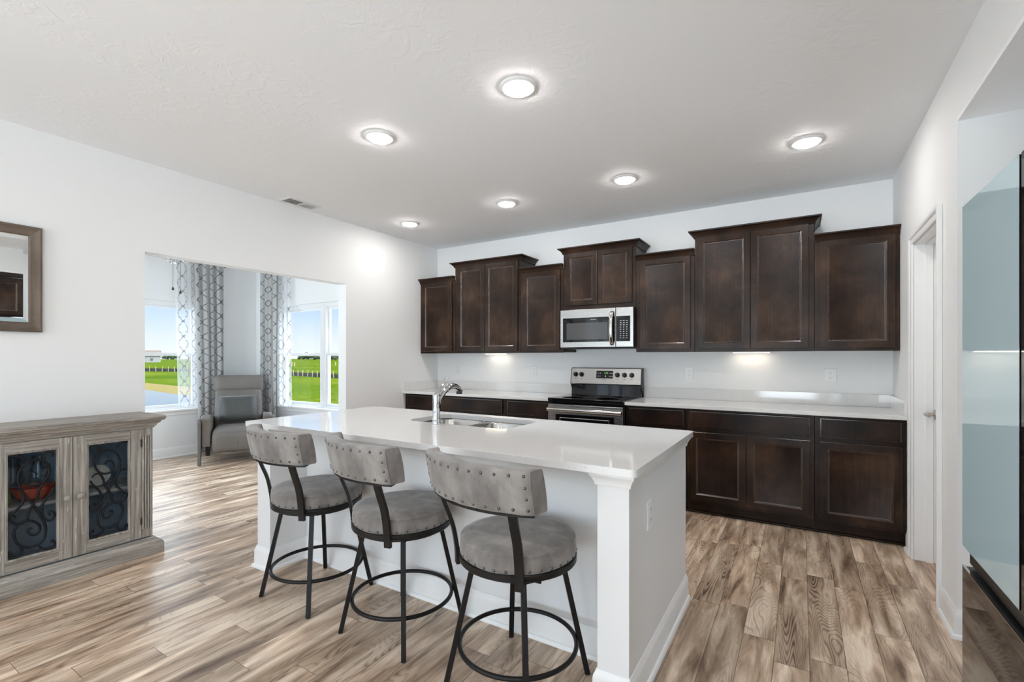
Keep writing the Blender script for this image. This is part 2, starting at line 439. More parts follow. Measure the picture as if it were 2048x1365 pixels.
def rrect(x0, x1, y0, y1, r, n=6, z=0.0):
    out = []
    for cx, cy, a0 in ((x1-r, y1-r, 0), (x0+r, y1-r, 90), (x0+r, y0+r, 180), (x1-r, y0+r, 270)):
        for i in range(n+1):
            a = RAD(a0+90*i/n); out.append(Vector((cx+r*cos(a), cy+r*sin(a), z)))
    return out
def softbox(sx, sy, sz, r, n=10, puff=(0, 0, 0), c=(0, 0, 0)):
    """cushion: rounded box of half sizes with its faces puffed out a little"""
    mb = MB(); idx = {}; vs = []; fs = []
    h = (sx, sy, sz)
    def key(p): return tuple(round(q, 5) for q in p)
    def vert(p):
        k = key(p)
        if k in idx: return idx[k]
        q = Vector(p); w = [p[i]*h[i] for i in range(3)]
        rr = [min(r, h[i]*.999) for i in range(3)]
        inner = Vector([max(-(h[i]-rr[i]), min(h[i]-rr[i], w[i])) for i in range(3)])
        d = Vector([(w[i]-inner[i])/rr[i] for i in range(3)])
        if d.length > 1e-6: d.normalize()
        pos = Vector([inner[i]+d[i]*rr[i] for i in range(3)])
        for i in range(3):
            a, b_ = (i+1) % 3, (i+2) % 3
            pos[i] += puff[i]*(1-p[a]**2)*(1-p[b_]**2)*(p[i])
        idx[k] = len(vs); vs.append(pos+Vector(c)); return idx[k]
    # denser near the edges
    T = [sin((i/n-.5)*pi) for i in range(n+1)]
    for ax in range(3):
        for sg in (-1, 1):
            for i in range(n):
                for j in range(n):
                    q = []
                    for (a, b_) in ((i, j), (i+1, j), (i+1, j+1), (i, j+1)):
                        p = [0, 0, 0]; p[ax] = sg; p[(ax+1) % 3] = T[a]; p[(ax+2) % 3] = T[b_]; q.append(vert(p))
                    if len(set(q)) > 2: fs.append(tuple(q))
    return mb.add(vs, fs)
def panel_front(x0, x1, z0, z1, y, t=.02, stile=.047, rec=.009, slope=.012):
    """recessed-panel door lying in the XZ plane, its front facing -Y at y"""
    def lp(i, d): return [Vector((x0+i, y+d, z0+i)), Vector((x1-i, y+d, z0+i)), Vector((x1-i, y+d, z1-i)), Vector((x0+i, y+d, z1-i))]
    L = [lp(0, t), lp(0, .003), lp(.003, 0)] if stile else [lp(0, t), lp(0, .0075), lp(.004, .0042), lp(.0085, .0036), lp(.0115, 0)]
    if stile: L += [lp(stile, 0), lp(stile+.002, .0016), lp(stile+.012, .0075), lp(stile+.015, .0085)]
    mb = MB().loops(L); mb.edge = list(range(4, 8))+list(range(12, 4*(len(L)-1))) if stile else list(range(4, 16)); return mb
def text_mesh(name, body, size, mat, parent, loc, rot, depth=.0004, align='CENTER'):
    cu = bpy.data.curves.new(name, 'FONT'); cu.body = body; cu.size = size; cu.extrude = depth; cu.align_x = align; cu.align_y = 'CENTER'
    t = bpy.data.objects.new(name+'_curve', cu); COL.objects.link(t)
    dg = bpy.context.evaluated_depsgraph_get(); me = bpy.data.meshes.new_from_object(t.evaluated_get(dg)); me.name = name
    bpy.data.objects.remove(t); bpy.data.curves.remove(cu)
    o = bpy.data.objects.new(name, me); COL.objects.link(o); me.materials.clear(); me.materials.append(M[mat]); o.parent = parent
    o.location = loc; o.rotation_euler = rot
    return o

# ------------------------------------------------------------------ room shell
W = 4.714; HC = 2.743
SX, SY, SB = -3.0, -.70, -4.6            # sunroom: far wall x, right wall y, left wall y
REAR = -9.0
OP0, OP1, OPH = -3.26, -1.473, 2.09      # opening to the sunroom
AL0, AL1, ALH, ALX = -3.80, -1.822, 2.423, 5.55   # fridge alcove

struct(MB().box(0, 5.7, REAR-.15, .15, -.15, 0).box(SX-.15, 0, SB-.15, SY+.15, -.15, 0).obj('floor', 'floor'))
struct(MB().box(-.12, W+.14, REAR-.15, .15, HC, HC+.2).obj('ceiling', 'ceiling'))
struct(MB().box(SX-.15, -.12, SB-.15, SY+.15, HC, HC+.2).obj('ceiling_sunroom', 'ceiling'))
struct(MB().box(W+.14, 7.42, AL0-.12, AL1+.12, ALH, HC+.2).box(W, W+.14, AL0, AL1, ALH, ALH+.02).obj('ceiling_alcove', 'ceiling'))
struct(box('wall_back', -.12, W+.14, 0, .15, 0, HC, 'wall'))
RWIN = (-8.2, -5.9)                       # unseen window opening on the left, added behind the camera to let in light
wl_ = MB().box(-.12, 0, OP1, 0, 0, HC).box(-.12, 0, OP0, OP1, OPH, HC).box(-.12, 0, RWIN[1], OP0, 0, HC)
wl_.box(-.12, 0, RWIN[0], RWIN[1], 0, .35).box(-.12, 0, RWIN[0], RWIN[1], 2.35, HC).box(-.12, 0, REAR, RWIN[0], 0, HC)
struct(wl_.obj('wall_left', 'wall'))
D0, D1, DH = -1.498, -.806, 2.062         # pantry door opening
wr = MB().box(W, W+.14, D1, 0, 0, HC).box(W, W+.14, D0, D1, DH, HC).box(W, W+.14, AL1, D0, 0, HC).box(W, W+.14, AL0, AL1, ALH+.02, HC)
wr.box(W, W+.14, -5.85, AL0, 0, HC).box(W, W+.14, -8.15, -5.85, 0, .35).box(W, W+.14, -8.15, -5.85, 2.35, HC).box(W, W+.14, REAR, -8.15, 0, HC)
struct(wr.obj('wall_right', 'wall'))
HX, HY = 7.3, -2.79                       # unseen passage past the refrigerator, added so side light reaches the island
struct(MB().box(W+.14, HX+.12, AL1, AL1+.12, 0, ALH).box(ALX, HX+.12, AL0-.12, HY, 0, ALH).box(W+.14, ALX, AL0-.12, AL0, 0, ALH).obj('wall_alcove', 'wall'))
struct(MB().box(HX, HX+.12, HY, AL1, 0, .75).box(HX, HX+.12, HY, AL1, 2.15, ALH).box(HX, HX+.12, HY, -2.70, .75, 2.15).box(HX, HX+.12, -1.90, AL1, .75, 2.15).obj('wall_hall_end', 'wall'))
struct(MB().box(5.7, HX+.12, HY-.1, AL1+.12, -.15, 0).obj('floor_hall', 'floor'))
rw = [(.35, 1.65), (1.75, 3.05), (3.15, 4.45)]
wb = MB().box(-.12, W+.14, REAR-.15, REAR, 0, .2).box(-.12, W+.14, REAR-.15, REAR, 2.40, HC)
xs_ = [-.12]+[q for p in rw for q in p]+[W+.14]
for i in range(0, len(xs_), 2): wb.box(xs_[i], xs_[i+1], REAR-.15, REAR, .2, 2.40)
struct(wb.obj('wall_rear', 'wall'))
# sunroom walls with window holes
WZ0, WZ1 = .625, 2.065
w1 = [(-4.25, -3.40), (-3.32, -2.44), (-2.36, -1.50)]
ws = MB().box(SX-.15, SX, SB, SY+.15, 0, WZ0).box(SX-.15, SX, SB, SY+.15, WZ1, HC).box(SX-.15, SX, SB, w1[0][0], WZ0, WZ1).box(SX-.15, SX, w1[-1][1], SY+.15, WZ0, WZ1)
struct(ws.obj('wall_sunroom_far', 'wall'))
w2 = [(-2.40, -1.505), (-1.455, -.56)]
ws = MB().box(SX, -.12, SY, SY+.15, 0, WZ0).box(SX, -.12, SY, SY+.15, WZ1, HC).box(SX, w2[0][0], SY, SY+.15, WZ0, WZ1).box(w2[-1][1], -.12, SY, SY+.15, WZ0, WZ1)
struct(ws.obj('wall_sunroom_right', 'wall'))
w5 = [(-2.60, -1.57), (-1.53, -.50)]
struct(MB().box(SX-.15, -.12, SB-.15, SB, 0, WZ0).box(SX-.15, -.12, SB-.15, SB, WZ1, HC).box(SX-.15, w5[0][0], SB-.15, SB, WZ0, WZ1).box(w5[1][1], -.12, SB-.15, SB, WZ0, WZ1).obj('wall_sunroom_left', 'wall'))

def window(name, mp, spans, z0, z1, label, sill=True, mull=True, rail=1.36):
    """mp(u, d, z): u along the wall, d outwards from the inner wall face"""
    w = bpy.data.objects.new(name, None); COL.objects.link(w); w['kind'] = 'structure'; w['label'] = label
    def bx(nm, u0, u1, d0, d1, za, zb, mat, bev=.003):
        mb = MB(); v = [mp(u, d, z) for z in (za, zb) for (u, d) in ((u0, d0), (u1, d0), (u1, d1), (u0, d1))]
        mb.add(v, [(0,3,2,1),(4,5,6,7),(0,1,5,4),(1,2,6,5),(2,3,7,6),(3,0,4,7)])
        return mb.obj(nm, mat, w, bevel=bev)
    lo, hi = spans[0][0], spans[-1][1]
    for (a, b_), (c, d) in zip(spans, spans[1:]): bx('mullion', b_-.002, c+.002, .045, .13, z0, z1, 'vinyl')
    for a, b_ in spans:
        F = .034
        bx('frame', a, b_, .05, .13, z1-.055, z1, 'vinyl'); bx('frame', a, b_, .05, .13, z0, z0+.03, 'vinyl')
        bx('frame', a, a+F, .05, .13, z0+.03, z1-.055, 'vinyl'); bx('frame', b_-F, b_, .05, .13, z0+.03, z1-.055, 'vinyl')
        mid = rail
        for (za, zb, d) in ((z0+.03, mid+.02, .065), (mid-.02, z1-.055, .095)):
            s = bx('sash', a+F, b_-F, d, d+.024, za, za+.034, 'vinyl', .002)
            bx('sash', a+F, b_-F, d, d+.024, zb-.034, zb, 'vinyl', .002)
            bx('sash', a+F, a+F+.026, d, d+.024, za+.034, zb-.034, 'vinyl', .002); bx('sash', b_-F-.026, b_-F, d, d+.024, za+.034, zb-.034, 'vinyl', .002)
            bx('glass_pane', a+F+.026, b_-F-.026, d+.010, d+.014, za+.034, zb-.034, 'pane', 0)
    if sill: bx('sill', lo-.05, hi+.05, -.035, .06, z0-.024, z0+.001, 'trim', .004); bx('sill_apron', lo-.03, hi+.03, -.012, 0, z0-.075, z0-.024, 'trim', .003)
    return w
window('window_1', lambda u, d, z: (SX-d, u, z), w1, WZ0, WZ1, 'white double hung window beside the sheer curtain, overlooking the pond')
window('window_2', lambda u, d, z: (u, SY+d, z), w2, WZ0, WZ1, 'white paired double hung window behind the island, overlooking the lawn')
window('window_3', lambda u, d, z: (-d, u, z), [(RWIN[0], -7.08), (-7.02, RWIN[1])], .35, 2.35, 'unseen tall paired window added in the living area left wall for light')  # out of view, added to bring light from behind left
window('window_4', lambda u, d, z: (u, REAR-d, z), rw, .2, 2.40, 'unseen row of tall windows added in the rear wall for light')  # unseen openings, added to let fill light in from behind
window('window_7', lambda u, d, z: (7.3+d, u, z), [(-2.70, -1.90)], .75, 2.15, 'unseen double hung window added at the end of the passage for side light', rail=1.45)  # unseen, added to send side light onto the island end
window('window_6', lambda u, d, z: (W+d, u, z), [(-8.15, -7.03), (-6.97, -5.85)], .35, 2.35, 'unseen tall paired window added in the living area right wall for light')  # out of view, added to lift the ceiling on the right
window('window_5', lambda u, d, z: (u, SB-d, z), w5, WZ0, WZ1, 'unseen paired double hung window added in the sunroom left wall for light')  # hidden from view, added to brighten the sunroom
for (loc, rot, sx, sy) in (((SX-.2, -2.9, 1.35), (0, RAD(-90), 0), 1.44, 2.8), ((-1.5, SY+.2, 1.35), (RAD(-90), 0, 0), 1.9, 1.44)):
    ld = bpy.data.lights.new('sky_portal', 'AREA'); ld.shape = 'RECTANGLE'; ld.size = sx; ld.size_y = sy; ld.cycles.is_portal = True
    lo_ = bpy.data.objects.new('sky_portal', ld); COL.objects.link(lo_); lo_.location = loc; lo_.rotation_euler = rot

def miter(pts, d, closed=False):
    P = [Vector((p[0], p[1])) for p in pts]; n = len(P); out = []
    for i in range(n):
        dirs = []
        if closed or i > 0: dirs.append((P[i]-P[(i-1) % n]).normalized())
        if closed or i < n-1: dirs.append((P[(i+1) % n]-P[i]).normalized())
        ns = [Vector((t.y, -t.x)) for t in dirs]
        if len(ns) == 1: o_ = ns[0]*d
        else: o_ = (ns[0]+ns[1])/(1+ns[0].dot(ns[1]))*d
        out.append(P[i]+o_)
    return out
def molding(pts, prof, z0=0.0):
    """profile (out, up) run along pts, out = right-hand side of travel, mitred at corners"""
    L = []; m_ = [miter(pts, o_) for o_, u_ in prof]
    for i in range(len(pts)): L.append([Vector((m_[k][i].x, m_[k][i].y, z0+prof[k][1])) for k in range(len(prof))])
    return MB().loops(L)
BASE = [(.001, 0), (.027, 0), (.027, .008), (.022, .017), (.014, .021), (.014, .100), (.011, .112), (.006, .122), (.004, .131), (.001, .133)]
def baseboard(name, pts, mat='trim', parent=None):
    o = molding(pts, BASE).obj(name, mat, parent, smooth=30)
    return o
struct(baseboard('baseboard_left', [(-.12, OP1), (0, OP1), (0, -.64)]))
struct(baseboard('baseboard_left_front', [(0, REAR), (0, OP0)]))
struct(baseboard('baseboard_right', [(W, -.635), (W, -.742)]))
struct(baseboard('baseboard_right_corner', [(W, -1.562), (W, AL1), (7.3, AL1)]))
struct(baseboard('baseboard_sunroom', [(SX, SB), (SX, SY), (-.12, SY)]))
struct(baseboard('baseboard_rear', [(W, AL0), (W, REAR), (0, REAR)]))

# pantry door in the right wall: jamb, stop, slab, lever, casing
dr = bpy.data.objects.new('door_1', None); COL.objects.link(dr); dr['kind'] = 'structure'; dr['label'] = 'white pantry door with satin nickel lever in the right wall'
MB().box(W+.001, W+.139, D1-.018, D1-.0005, 0, DH-.0005).box(W+.001, W+.139, D0+.0005, D0+.018, 0, DH-.0005).box(W+.001, W+.139, D0+.018, D1-.018, DH-.018, DH-.0005).obj('jamb', 'trim', dr, bevel=.002)
MB().box(W+.055, W+.095, D1-.030, D1-.018, 0, DH-.018).box(W+.055, W+.095, D0+.018, D0+.030, 0, DH-.018).box(W+.055, W+.095, D0+.030, D1-.030, DH-.030, DH-.018).obj('door_stop', 'trim', dr, bevel=.002)
slab = MB()
slab.box(W+.096, W+.131, D0+.020, D1-.020, .012, DH-.020)
sl = slab.obj('door_slab', 'trim', dr, bevel=.002)
for (za, zb) in ((.22, .92), (1.08, 1.90)):
    for (ya, yb) in ((D0+.12, (D0+D1)/2-.05), ((D0+D1)/2+.05, D1-.12)):
        def lp(i, d): return [Vector((W+.096-d, ya+i, za+i)), Vector((W+.096-d, yb-i, za+i)), Vector((W+.096-d, yb-i, zb-i)), Vector((W+.096-d, ya+i, zb-i))]
        MB().loops([lp(0, 0), lp(.004, .004), lp(.016, .004), lp(.022, .001)]).obj('door_panel', 'trim', sl)
hd = thing('lever_handle', 'satin nickel lever', 'x'); del hd['category']; hd.parent = dr
hd.location = (W+.096, -.885, .955)
MB().cyl((-.010, 0, 0), .031, .010, 'X', 28).obj('rose', 'nickel', hd, bevel=.003)
MB().cyl((-.050, 0, 0), .010, .042, 'X', 16).obj('neck', 'nickel', hd, smooth=40)
MB().tube(smooth_path([(-.050, .006, 0), (-.054, -.02, 0), (-.054, -.06, .002), (-.050, -.105, .0)], 5), .0095, 10, scale=None).obj('lever', 'nickel', hd, smooth=50)
# casing with a stepped profile round the opening
CAS = [(.001, 0), (.012, 0), (.014, .012), (.014, .030), (.021, .038), (.024, .046), (.024, .058), (.020, .062), (.001, .062)]   # (out from wall, away from opening)
L = []
for (y_, z_, sy, sz) in ((D1-.008, 0, 1, 0), (D1-.008, DH-.008, 1, 1), (D0+.008, DH-.008, -1, 1), (D0+.008, 0, -1, 0)):
    L.append([Vector((W-o_, y_+sy*a, z_+sz*a)) for o_, a in CAS])
struct(MB().loops(L).obj('trim_1', 'trim', smooth=30))

# ------------------------------------------------------------------ ceiling fittings
def recessed(x, y, label):
    t = thing('recessed_light', label, 'ceiling light', (x, y, HC), 0, 'recessed ceiling lights')
    MB().lathe((0, 0, 0), [(.098, -.0005), (.098, -.004), (.090, -.010), (.074, -.013), (.072, -.0125), (.072, -.0005)], 40).obj('trim_ring', 'plastic', t, smooth=40)
    MB().lathe((0, 0, 0), [(.0715, -.006), (.0705, -.0165), (.066, -.0195), (.045, -.021), (.0, -.0215)], 40).obj('lens', 'led', t, smooth=60)
    return t
RL = [(2.816, -2.659, 'largest recessed light, in the ceiling above the island sink end nearest the camera'),
      (1.764, -2.644, 'recessed light left of the largest one, above the first stool'),
      (4.12, -1.127, 'rightmost recessed light, in front of the tall right wall cabinet'),
      (2.889, -1.113, 'recessed light in front of the range and microwave'),
      (1.772, -1.11, 'second recessed light from the left in the back row, before the tall left cabinet'),
      (.543, -1.091, 'leftmost recessed light, near the corner of left and back walls')]
r0 = None
for x, y, lb in RL:
    if r0 is None: r0 = recessed(x, y, lb)
    else: dup(r0, (x, y, HC), label=lb)
dup(r0, (4.16, -3.95, HC), label='extra unseen recessed light in front of the refrigerator')  # lamp out of view, added to brighten the island end panel
for x, y in ((1.0, -6.4), (3.4, -6.4)): dup(r0, (x, y, HC), label='recessed light over the living area behind the camera')
t = thing('air_vent', 'white rectangular register in the ceiling beside the left wall', 'vent', (.135, -2.10, HC))
MB().box(-.085, .085, -.165, .165, -.006, -.0005).obj('vent_frame', 'plastic', t, bevel=.002)
for ya, yb, nm in ((-.140, -.008, 'grille'), (.008, .140, 'grille')):
    gr = MB().box(-.055, .055, ya, yb, -.0075, -.0062).obj('grille', 'slot' if ya < 0 else 'plastic', t)
    sl = MB()
    for k in range(6):
        xx = -.048+k*.0185
        sl.add([(xx, ya, -.008), (xx+.012, ya, -.011), (xx+.012, yb, -.011), (xx, yb, -.008), (xx, ya, -.0095), (xx+.012, ya, -.0125), (xx+.012, yb, -.0125), (xx, yb, -.0095)],
               [(0,3,2,1),(4,5,6,7),(0,1,5,4),(1,2,6,5),(2,3,7,6),(3,0,4,7)])
    sl.obj('louver', 'plastic', gr)

# ------------------------------------------------------------------ cabinets
CROWN = [(0, -.036), (.006, -.036), (.010, -.030), (.012, -.020), (.022, -.006), (.034, .006), (.040, .010), (.048, .012), (.050, .016), (.050, .024), (0, .024)]
def crown(x0, x1, yf, yb, z, left, right, short):
    """crown moulding round the front; returns run to yb (wall) or are cut square at the front"""
    L = []
    for o_, u_ in CROWN:
        a = o_ if left else .0; b_ = o_ if right else .0
        L.append((o_, u_, a, b_))
    P = []
    yb2 = yf+.0 if short else yb
    for k in range(4):
        l = []
        for o_, u_, a, b_ in L:
            if k == 0: l.append(Vector((x0-a, yb2-.001, z+u_)))
            if k == 1: l.append(Vector((x0-a, yf-o_-.001, z+u_)))
            if k == 2: l.append(Vector((x1+b_, yf-o_-.001, z+u_)))
            if k == 3: l.append(Vector((x1+b_, yb2-.001, z+u_)))
        P.append(l)
    return MB().loops(P)
YF = -.33
def wall_cab(x0, x1, z0, z1, doors, tall, label, dz0, dz1):
    t = thing('wall_cabinet', label, 'cabinet', ((x0+x1)/2, -.001, z0), 0, 'wall cabinets'); t_x = (x0+x1)/2
    g_ = .0012
    L_ = lambda mb: [setattr(mb, 'v', [v-Vector((t_x, -.001, z0)) for v in mb.v]), mb][1]
    L_(MB().box(x0+g_, x1-g_, YF+.019, -.001, z0, z1)).obj('carcass', 'espresso', t, bevel=.001)
    L_(MB().box(x0+g_, x1-g_, YF, YF+.0185, z0-.006, z1)).obj('face_frame', 'espresso', t, bevel=.0015)
    for a, b_ in doors:
        L_(panel_front(a, b_, dz0, dz1, YF-.0205, .020)).obj('door', 'espresso', t, smooth=25)
    ov = .0 if not tall else 1
    if tall: mb = crown(x0+.0, x1-.0, YF, -.002, z1+.022, True, True, False)
    else: mb = crown(x0-.0, x1+.0, YF-.001, -.002, z1+.022, False, False, True)
    L_(mb).obj('crown_molding', 'espresso', t, smooth=30)
    return t
Bx = [.002, .553, 1.462, 1.980, 2.743, 3.276, 4.180, W-.002]
Z0 = 1.372; ZL = 2.246; ZT = 2.398
WC = [(0, [(.045, .511)], 0, 'narrow dark wall cabinet at the left end, against the left wall'),
      (1, [(.600, .993), (.998, 1.430)], 1, 'tall double-door dark wall cabinet second from the left, over the left under-cabinet light'),
      (2, [(1.500, 1.945)], 0, 'low-topped single-door dark wall cabinet just left of the microwave'),
      (3, [(2.014, 2.356), (2.362, 2.706)], 1, 'short double-door dark wall cabinet directly above the microwave'),
      (4, [(2.782, 3.240)], 0, 'low-topped single-door dark wall cabinet just right of the microwave'),
      (5, [(3.300, 3.721), (3.727, 4.142)], 1, 'largest double-door dark wall cabinet, over the right under-cabinet light'),
      (6, [(4.216, 4.682)], 0, 'single-door dark wall cabinet at the right end, beside the right wall')]
for i, dd, tall, lb in WC:
    z0 = 1.806 if i == 3 else Z0
    wall_cab(Bx[i], Bx[i+1], z0, ZT if tall else ZL, dd, tall, lb, 1.846 if i == 3 else 1.392, 2.386 if tall else 2.236)

YB = -.60
def base_cab(x0, x1, drawers, doors, label, ends=()):
    t = thing('base_cabinet', label, 'cabinet', ((x0+x1)/2, -.001, 0), 0, 'base cabinets'); tx = (x0+x1)/2; g_ = .0012
    L_ = lambda mb: [setattr(mb, 'v', [v-Vector((tx, -.001, 0)) for v in mb.v]), mb][1]
    L_(MB().box(x0+g_, x1-g_, YB+.019, -.001, .10, .882)).obj('carcass', 'espresso', t, bevel=.001)
    L_(MB().box(x0+g_, x1-g_, YB, YB+.0185, .094, .883)).obj('face_frame', 'espresso', t, bevel=.0015)
    k = MB().box(x0+g_, x1-g_, YB+.045, YB+.060, .001, .0985); L_(k).obj('toe_kick', 'espresso', t)
    L_(MB().tube([(x0+g_, YB+.036, .009), (x1-g_, YB+.036, .009)], .0085, 10)).obj('shoe_molding', 'espresso', t, smooth=50)
    for a, b_ in drawers: L_(panel_front(a, b_, .722, .866, YB-.0205, .020, 0)).obj('drawer_front', 'espresso', t, smooth=20)
    for a, b_ in doors: L_(panel_front(a, b_, .118, .690, YB-.0205, .020)).obj('door', 'espresso', t, smooth=25)
    return t
base_cab(.002, .553, [(.045, .511)], [(.045, .511)], 'narrow dark base cabinet in the left corner, behind the faucet')
base_cab(.553, 1.435, [(.600, 1.405)], [(.600, .998), (1.004, 1.405)], 'wide dark base cabinet behind the sink, left of centre')
base_cab(1.435, 1.962, [(1.465, 1.945)], [(1.465, 1.945)], 'dark base cabinet joining the left side of the range')
base_cab(2.731, 3.262, [(2.762, 3.238)], [(2.762, 3.238)], 'dark base cabinet joining the right side of the range')
base_cab(3.262, 4.176, [(3.290, 4.146)], [(3.290, 3.712), (3.720, 4.146)], 'wide double-door dark base cabinet with one long drawer front')
base_cab(4.176, W-.006, [(4.208, 4.684)], [(4.208, 4.684)], 'single-door dark base cabinet at the right end beside the pantry door')

# worktops along the back wall
def worktop(x0, x1, label, side):
    t = thing('countertop', label, 'countertop', ((x0+x1)/2, -.32, .884)); o_ = Vector(((x0+x1)/2, -.32, .884))
    def bx(nm, *a, bev=.003):
        mb = MB().box(*a); mb.v = [v-o_ for v in mb.v]; return mb.obj(nm, 'quartz', t, bevel=bev)
    bx('slab', x0, x1, -.645, -.001, .8842, .914)
    bx('backsplash', x0, x1, -.021, -.001, .9143, 1.016, bev=.0015)
    if side < 0: bx('side_splash', x0, x0+.020, -.645, -.0215, .9143, 1.016, bev=.0015)
    if side > 0: bx('side_splash', x1-.020, x1, -.645, -.0215, .9143, 1.016, bev=.0015)
worktop(.002, 1.962, 'white quartz worktop on the base cabinets left of the range', -1)
worktop(2.732, W-.002, 'white quartz worktop on the base cabinets right of the range', 1)

# under-cabinet lights
def uc(x0, x1, label):
    t = thing('under_cabinet_light', label, 'light', ((x0+x1)/2, -.09, Z0-.001), 0, 'under-cabinet lights'); h = (x1-x0)/2
    MB().box(-h, h, -.03, .03, -.012, 0).obj('housing', 'plastic', t, bevel=.002)
    MB().box(-h+.008, h-.008, -.026, .026, -.0155, -.0125).obj('diffuser', 'led_bar', t)
    return t
uc(.835, 1.128, 'glowing light bar under the tall left wall cabinet')
uc(3.557, 3.861, 'glowing light bar under the largest right wall cabinet')

# outlets
def outlet(name_label, loc, rz, kind='duplex', w=.072):
    t = thing('wall_outlet', name_label, 'outlet', loc, rz, 'wall outlets')      # faces local -Y
    MB().box(-w/2, w/2, -.0065, -.0005, -.0585, .0585).obj('cover_plate', 'plastic', t, bevel=.003)
    for s in (-1, 1):
        r_ = MB().loops([[Vector((p.x, -.0067, p.y)) for p in rrect(-.0165, .0165, s*.0205-.0145, s*.0205+.0145, .009)],
                         [Vector((p.x, -.0085, p.y)) for p in rrect(-.0165, .0165, s*.0205-.0145, s*.0205+.0145, .009)]]).obj('receptacle', 'plastic', t)
        mb = MB()
        for xx, hh in ((-.0065, .0045), (.0065, .0035)): mb.box(xx-.0009, xx+.0009, -.0092, -.0086, s*.0205-hh+.003, s*.0205+hh+.003)
        mb.cyl((0, -.0092, s*.0205-.0085), .0022, .0006, 'Y', 10).obj('socket_slots', 'slot', r_)
    return t
o1 = outlet('white double outlet on the back wall nearest the left corner', (.328, 0, 1.158), 0)
dup(o1, (1.452, 0, 1.158), label='white double outlet on the back wall left of the range')
dup(o1, (3.164, 0, 1.166), label='white double outlet on the back wall right of the range')
o4 = outlet('wider white double outlet on the back wall near the right corner', (4.301, 0, 1.165), 0, w=.086)

# ------------------------------------------------------------------ range
t = thing('range', 'stainless steel freestanding electric range with black glass cooktop', 'stove', (2.3465, -.02, 0)); RX = .379
MB().box(-RX, RX, -.60, -.01, .06, .893).obj('body', 'black_plastic', t, bevel=.002)
MB().box(-RX+.02, RX-.02, -.56, -.03, .001, .0595).obj('plinth', 'black_plastic', t)
ck = MB().box(-RX, RX, -.648, -.085, .8935, .922).obj('cooktop', 'black_glass', t, bevel=.005, seg=3)
rg = MB()
for (x_, y_, r_) in ((-.18, -.50, .10), (.19, -.50, .115), (-.18, -.24, .075), (.19, -.24, .075)):
    rg.lathe((x_, y_, .9222), [(r_, 0), (r_, .0003), (r_-.002, .0003), (r_-.002, 0)], 48)
rg.obj('burner_rings', 'print_dark', ck)
# oven door
od = MB().box(-RX+.003, RX-.003, -.642, -.602, .235, .862).obj('oven_door', 'steel', t, bevel=.004)
MB().box(-RX+.085, RX-.085, -.6445, -.6425, .34, .768).obj('oven_window', 'black_glass', od, bevel=.002)
MB().loops([[Vector((a, -.6448, b)) for a, b in ((-RX+.13, .40), (RX-.13, .40), (RX-.13, .738), (-RX+.13, .738))],
            [Vector((a, -.6460, b)) for a, b in ((-RX+.134, .404), (RX-.134, .404), (RX-.134, .734), (-RX+.134, .734))]]).obj('window_trim', 'steel', od)
MB().box(-RX+.136, RX-.136, -.6468, -.6462, .406, .732).obj('window_inner_glass', 'black_glass', od)
hs = [(.012*cos(a), .019*sin(a)) for a in [2*pi*i/14 for i in range(14)]]
MB().sweep([(-RX+.008, -.676, .812), (RX-.008, -.676, .812)], hs, up=(0, 0, 1)).obj('oven_handle', 'steel_bright', od, smooth=40)
for s in (-1, 1): MB().box(s*(RX-.03)-.012, s*(RX-.03)+.012, -.670, -.6425, .797, .827).obj('handle_bracket', 'steel_bright', od, bevel=.003)
vs_ = MB()
for k in (-.29, -.12, .03, .20, .33): vs_.box(k-.035, k+.035, -.6432, -.6422, .8505, .8545)
vs_.obj('vent_slots', 'slot', od)
MB().box(-RX+.001, RX-.001, -.640, -.602, .864, .893).obj('front_trim', 'black_glass', t, bevel=.004)
dw = MB().box(-RX+.003, RX-.003, -.636, -.602, .07, .226).obj('storage_drawer', 'steel', t, bevel=.004)
# backguard: black glass riser under a leaning stainless control panel
MB().loops([[Vector((x, y, z)) for y, z in ((-.012, .893), (-.084, .893), (-.072, 1.032), (-.012, 1.032))] for x in (-RX, RX)]).obj('riser', 'black_glass', t, bevel=.002)
bgp = [(-.012, 1.0325), (-.092, 1.0325), (-.098, 1.040), (-.092, 1.062), (-.066, 1.200), (-.058, 1.206), (-.012, 1.206)]
bg = MB().loops([[Vector((x, y, z)) for y, z in bgp] for x in (-RX+.001, RX-.001)]).obj('control_panel', 'steel', t, bevel=.0015)
for s in (-1, 1): MB().loops([[Vector((x, y, z)) for y, z in [(-.011, .90)]+bgp[1:]] for x in (s*(RX+.001), s*(RX+.006))]).obj('side_cap', 'black_plastic', bg)
tl = math.atan2(.026, .138)
def on_panel(x, z, d=0.0): return Vector((x, -.092+(z-1.062)*.026/.138 - d*cos(tl), z + d*sin(tl)*.0))
rotp = (pi/2-tl, 0, 0)
dm = MB().box(-.0905, .0905, -.040, .040, 0, .0022).obj('display', 'black_glass', bg, bevel=.002); dm.location = on_panel(-.005, 1.137, .0005); dm.rotation_euler = rotp
text_mesh('clock_digits', '2:03', .025, 'clock', dm, (.018, .016, .0024), (0, 0, 0))
for (bx_, by_, w_) in ((-.068, .014, 3), (-.045, .014, 3), (-.068, -.017, 2), (-.048, -.017, 2), (.052, .014, 1), (.068, .014, 3), (.083, .014, 2), (.050, -.017, 1), (.066, -.017, 3), (.081, -.017, 2), (.010, -.006, 1), (.012, -.015, 2), (.012, -.023, 3)):
    b_ = MB().box(-.0022*w_, .0022*w_, -.0030, .0030, 0, .0004).obj('button_legend', 'print', dm); b_.location = (bx_, by_, .0023)
text_mesh('logo_lettering', 'FRIGIDAIRE', .0105, 'print_dark', bg, on_panel(-.005, 1.083, .0006), rotp)
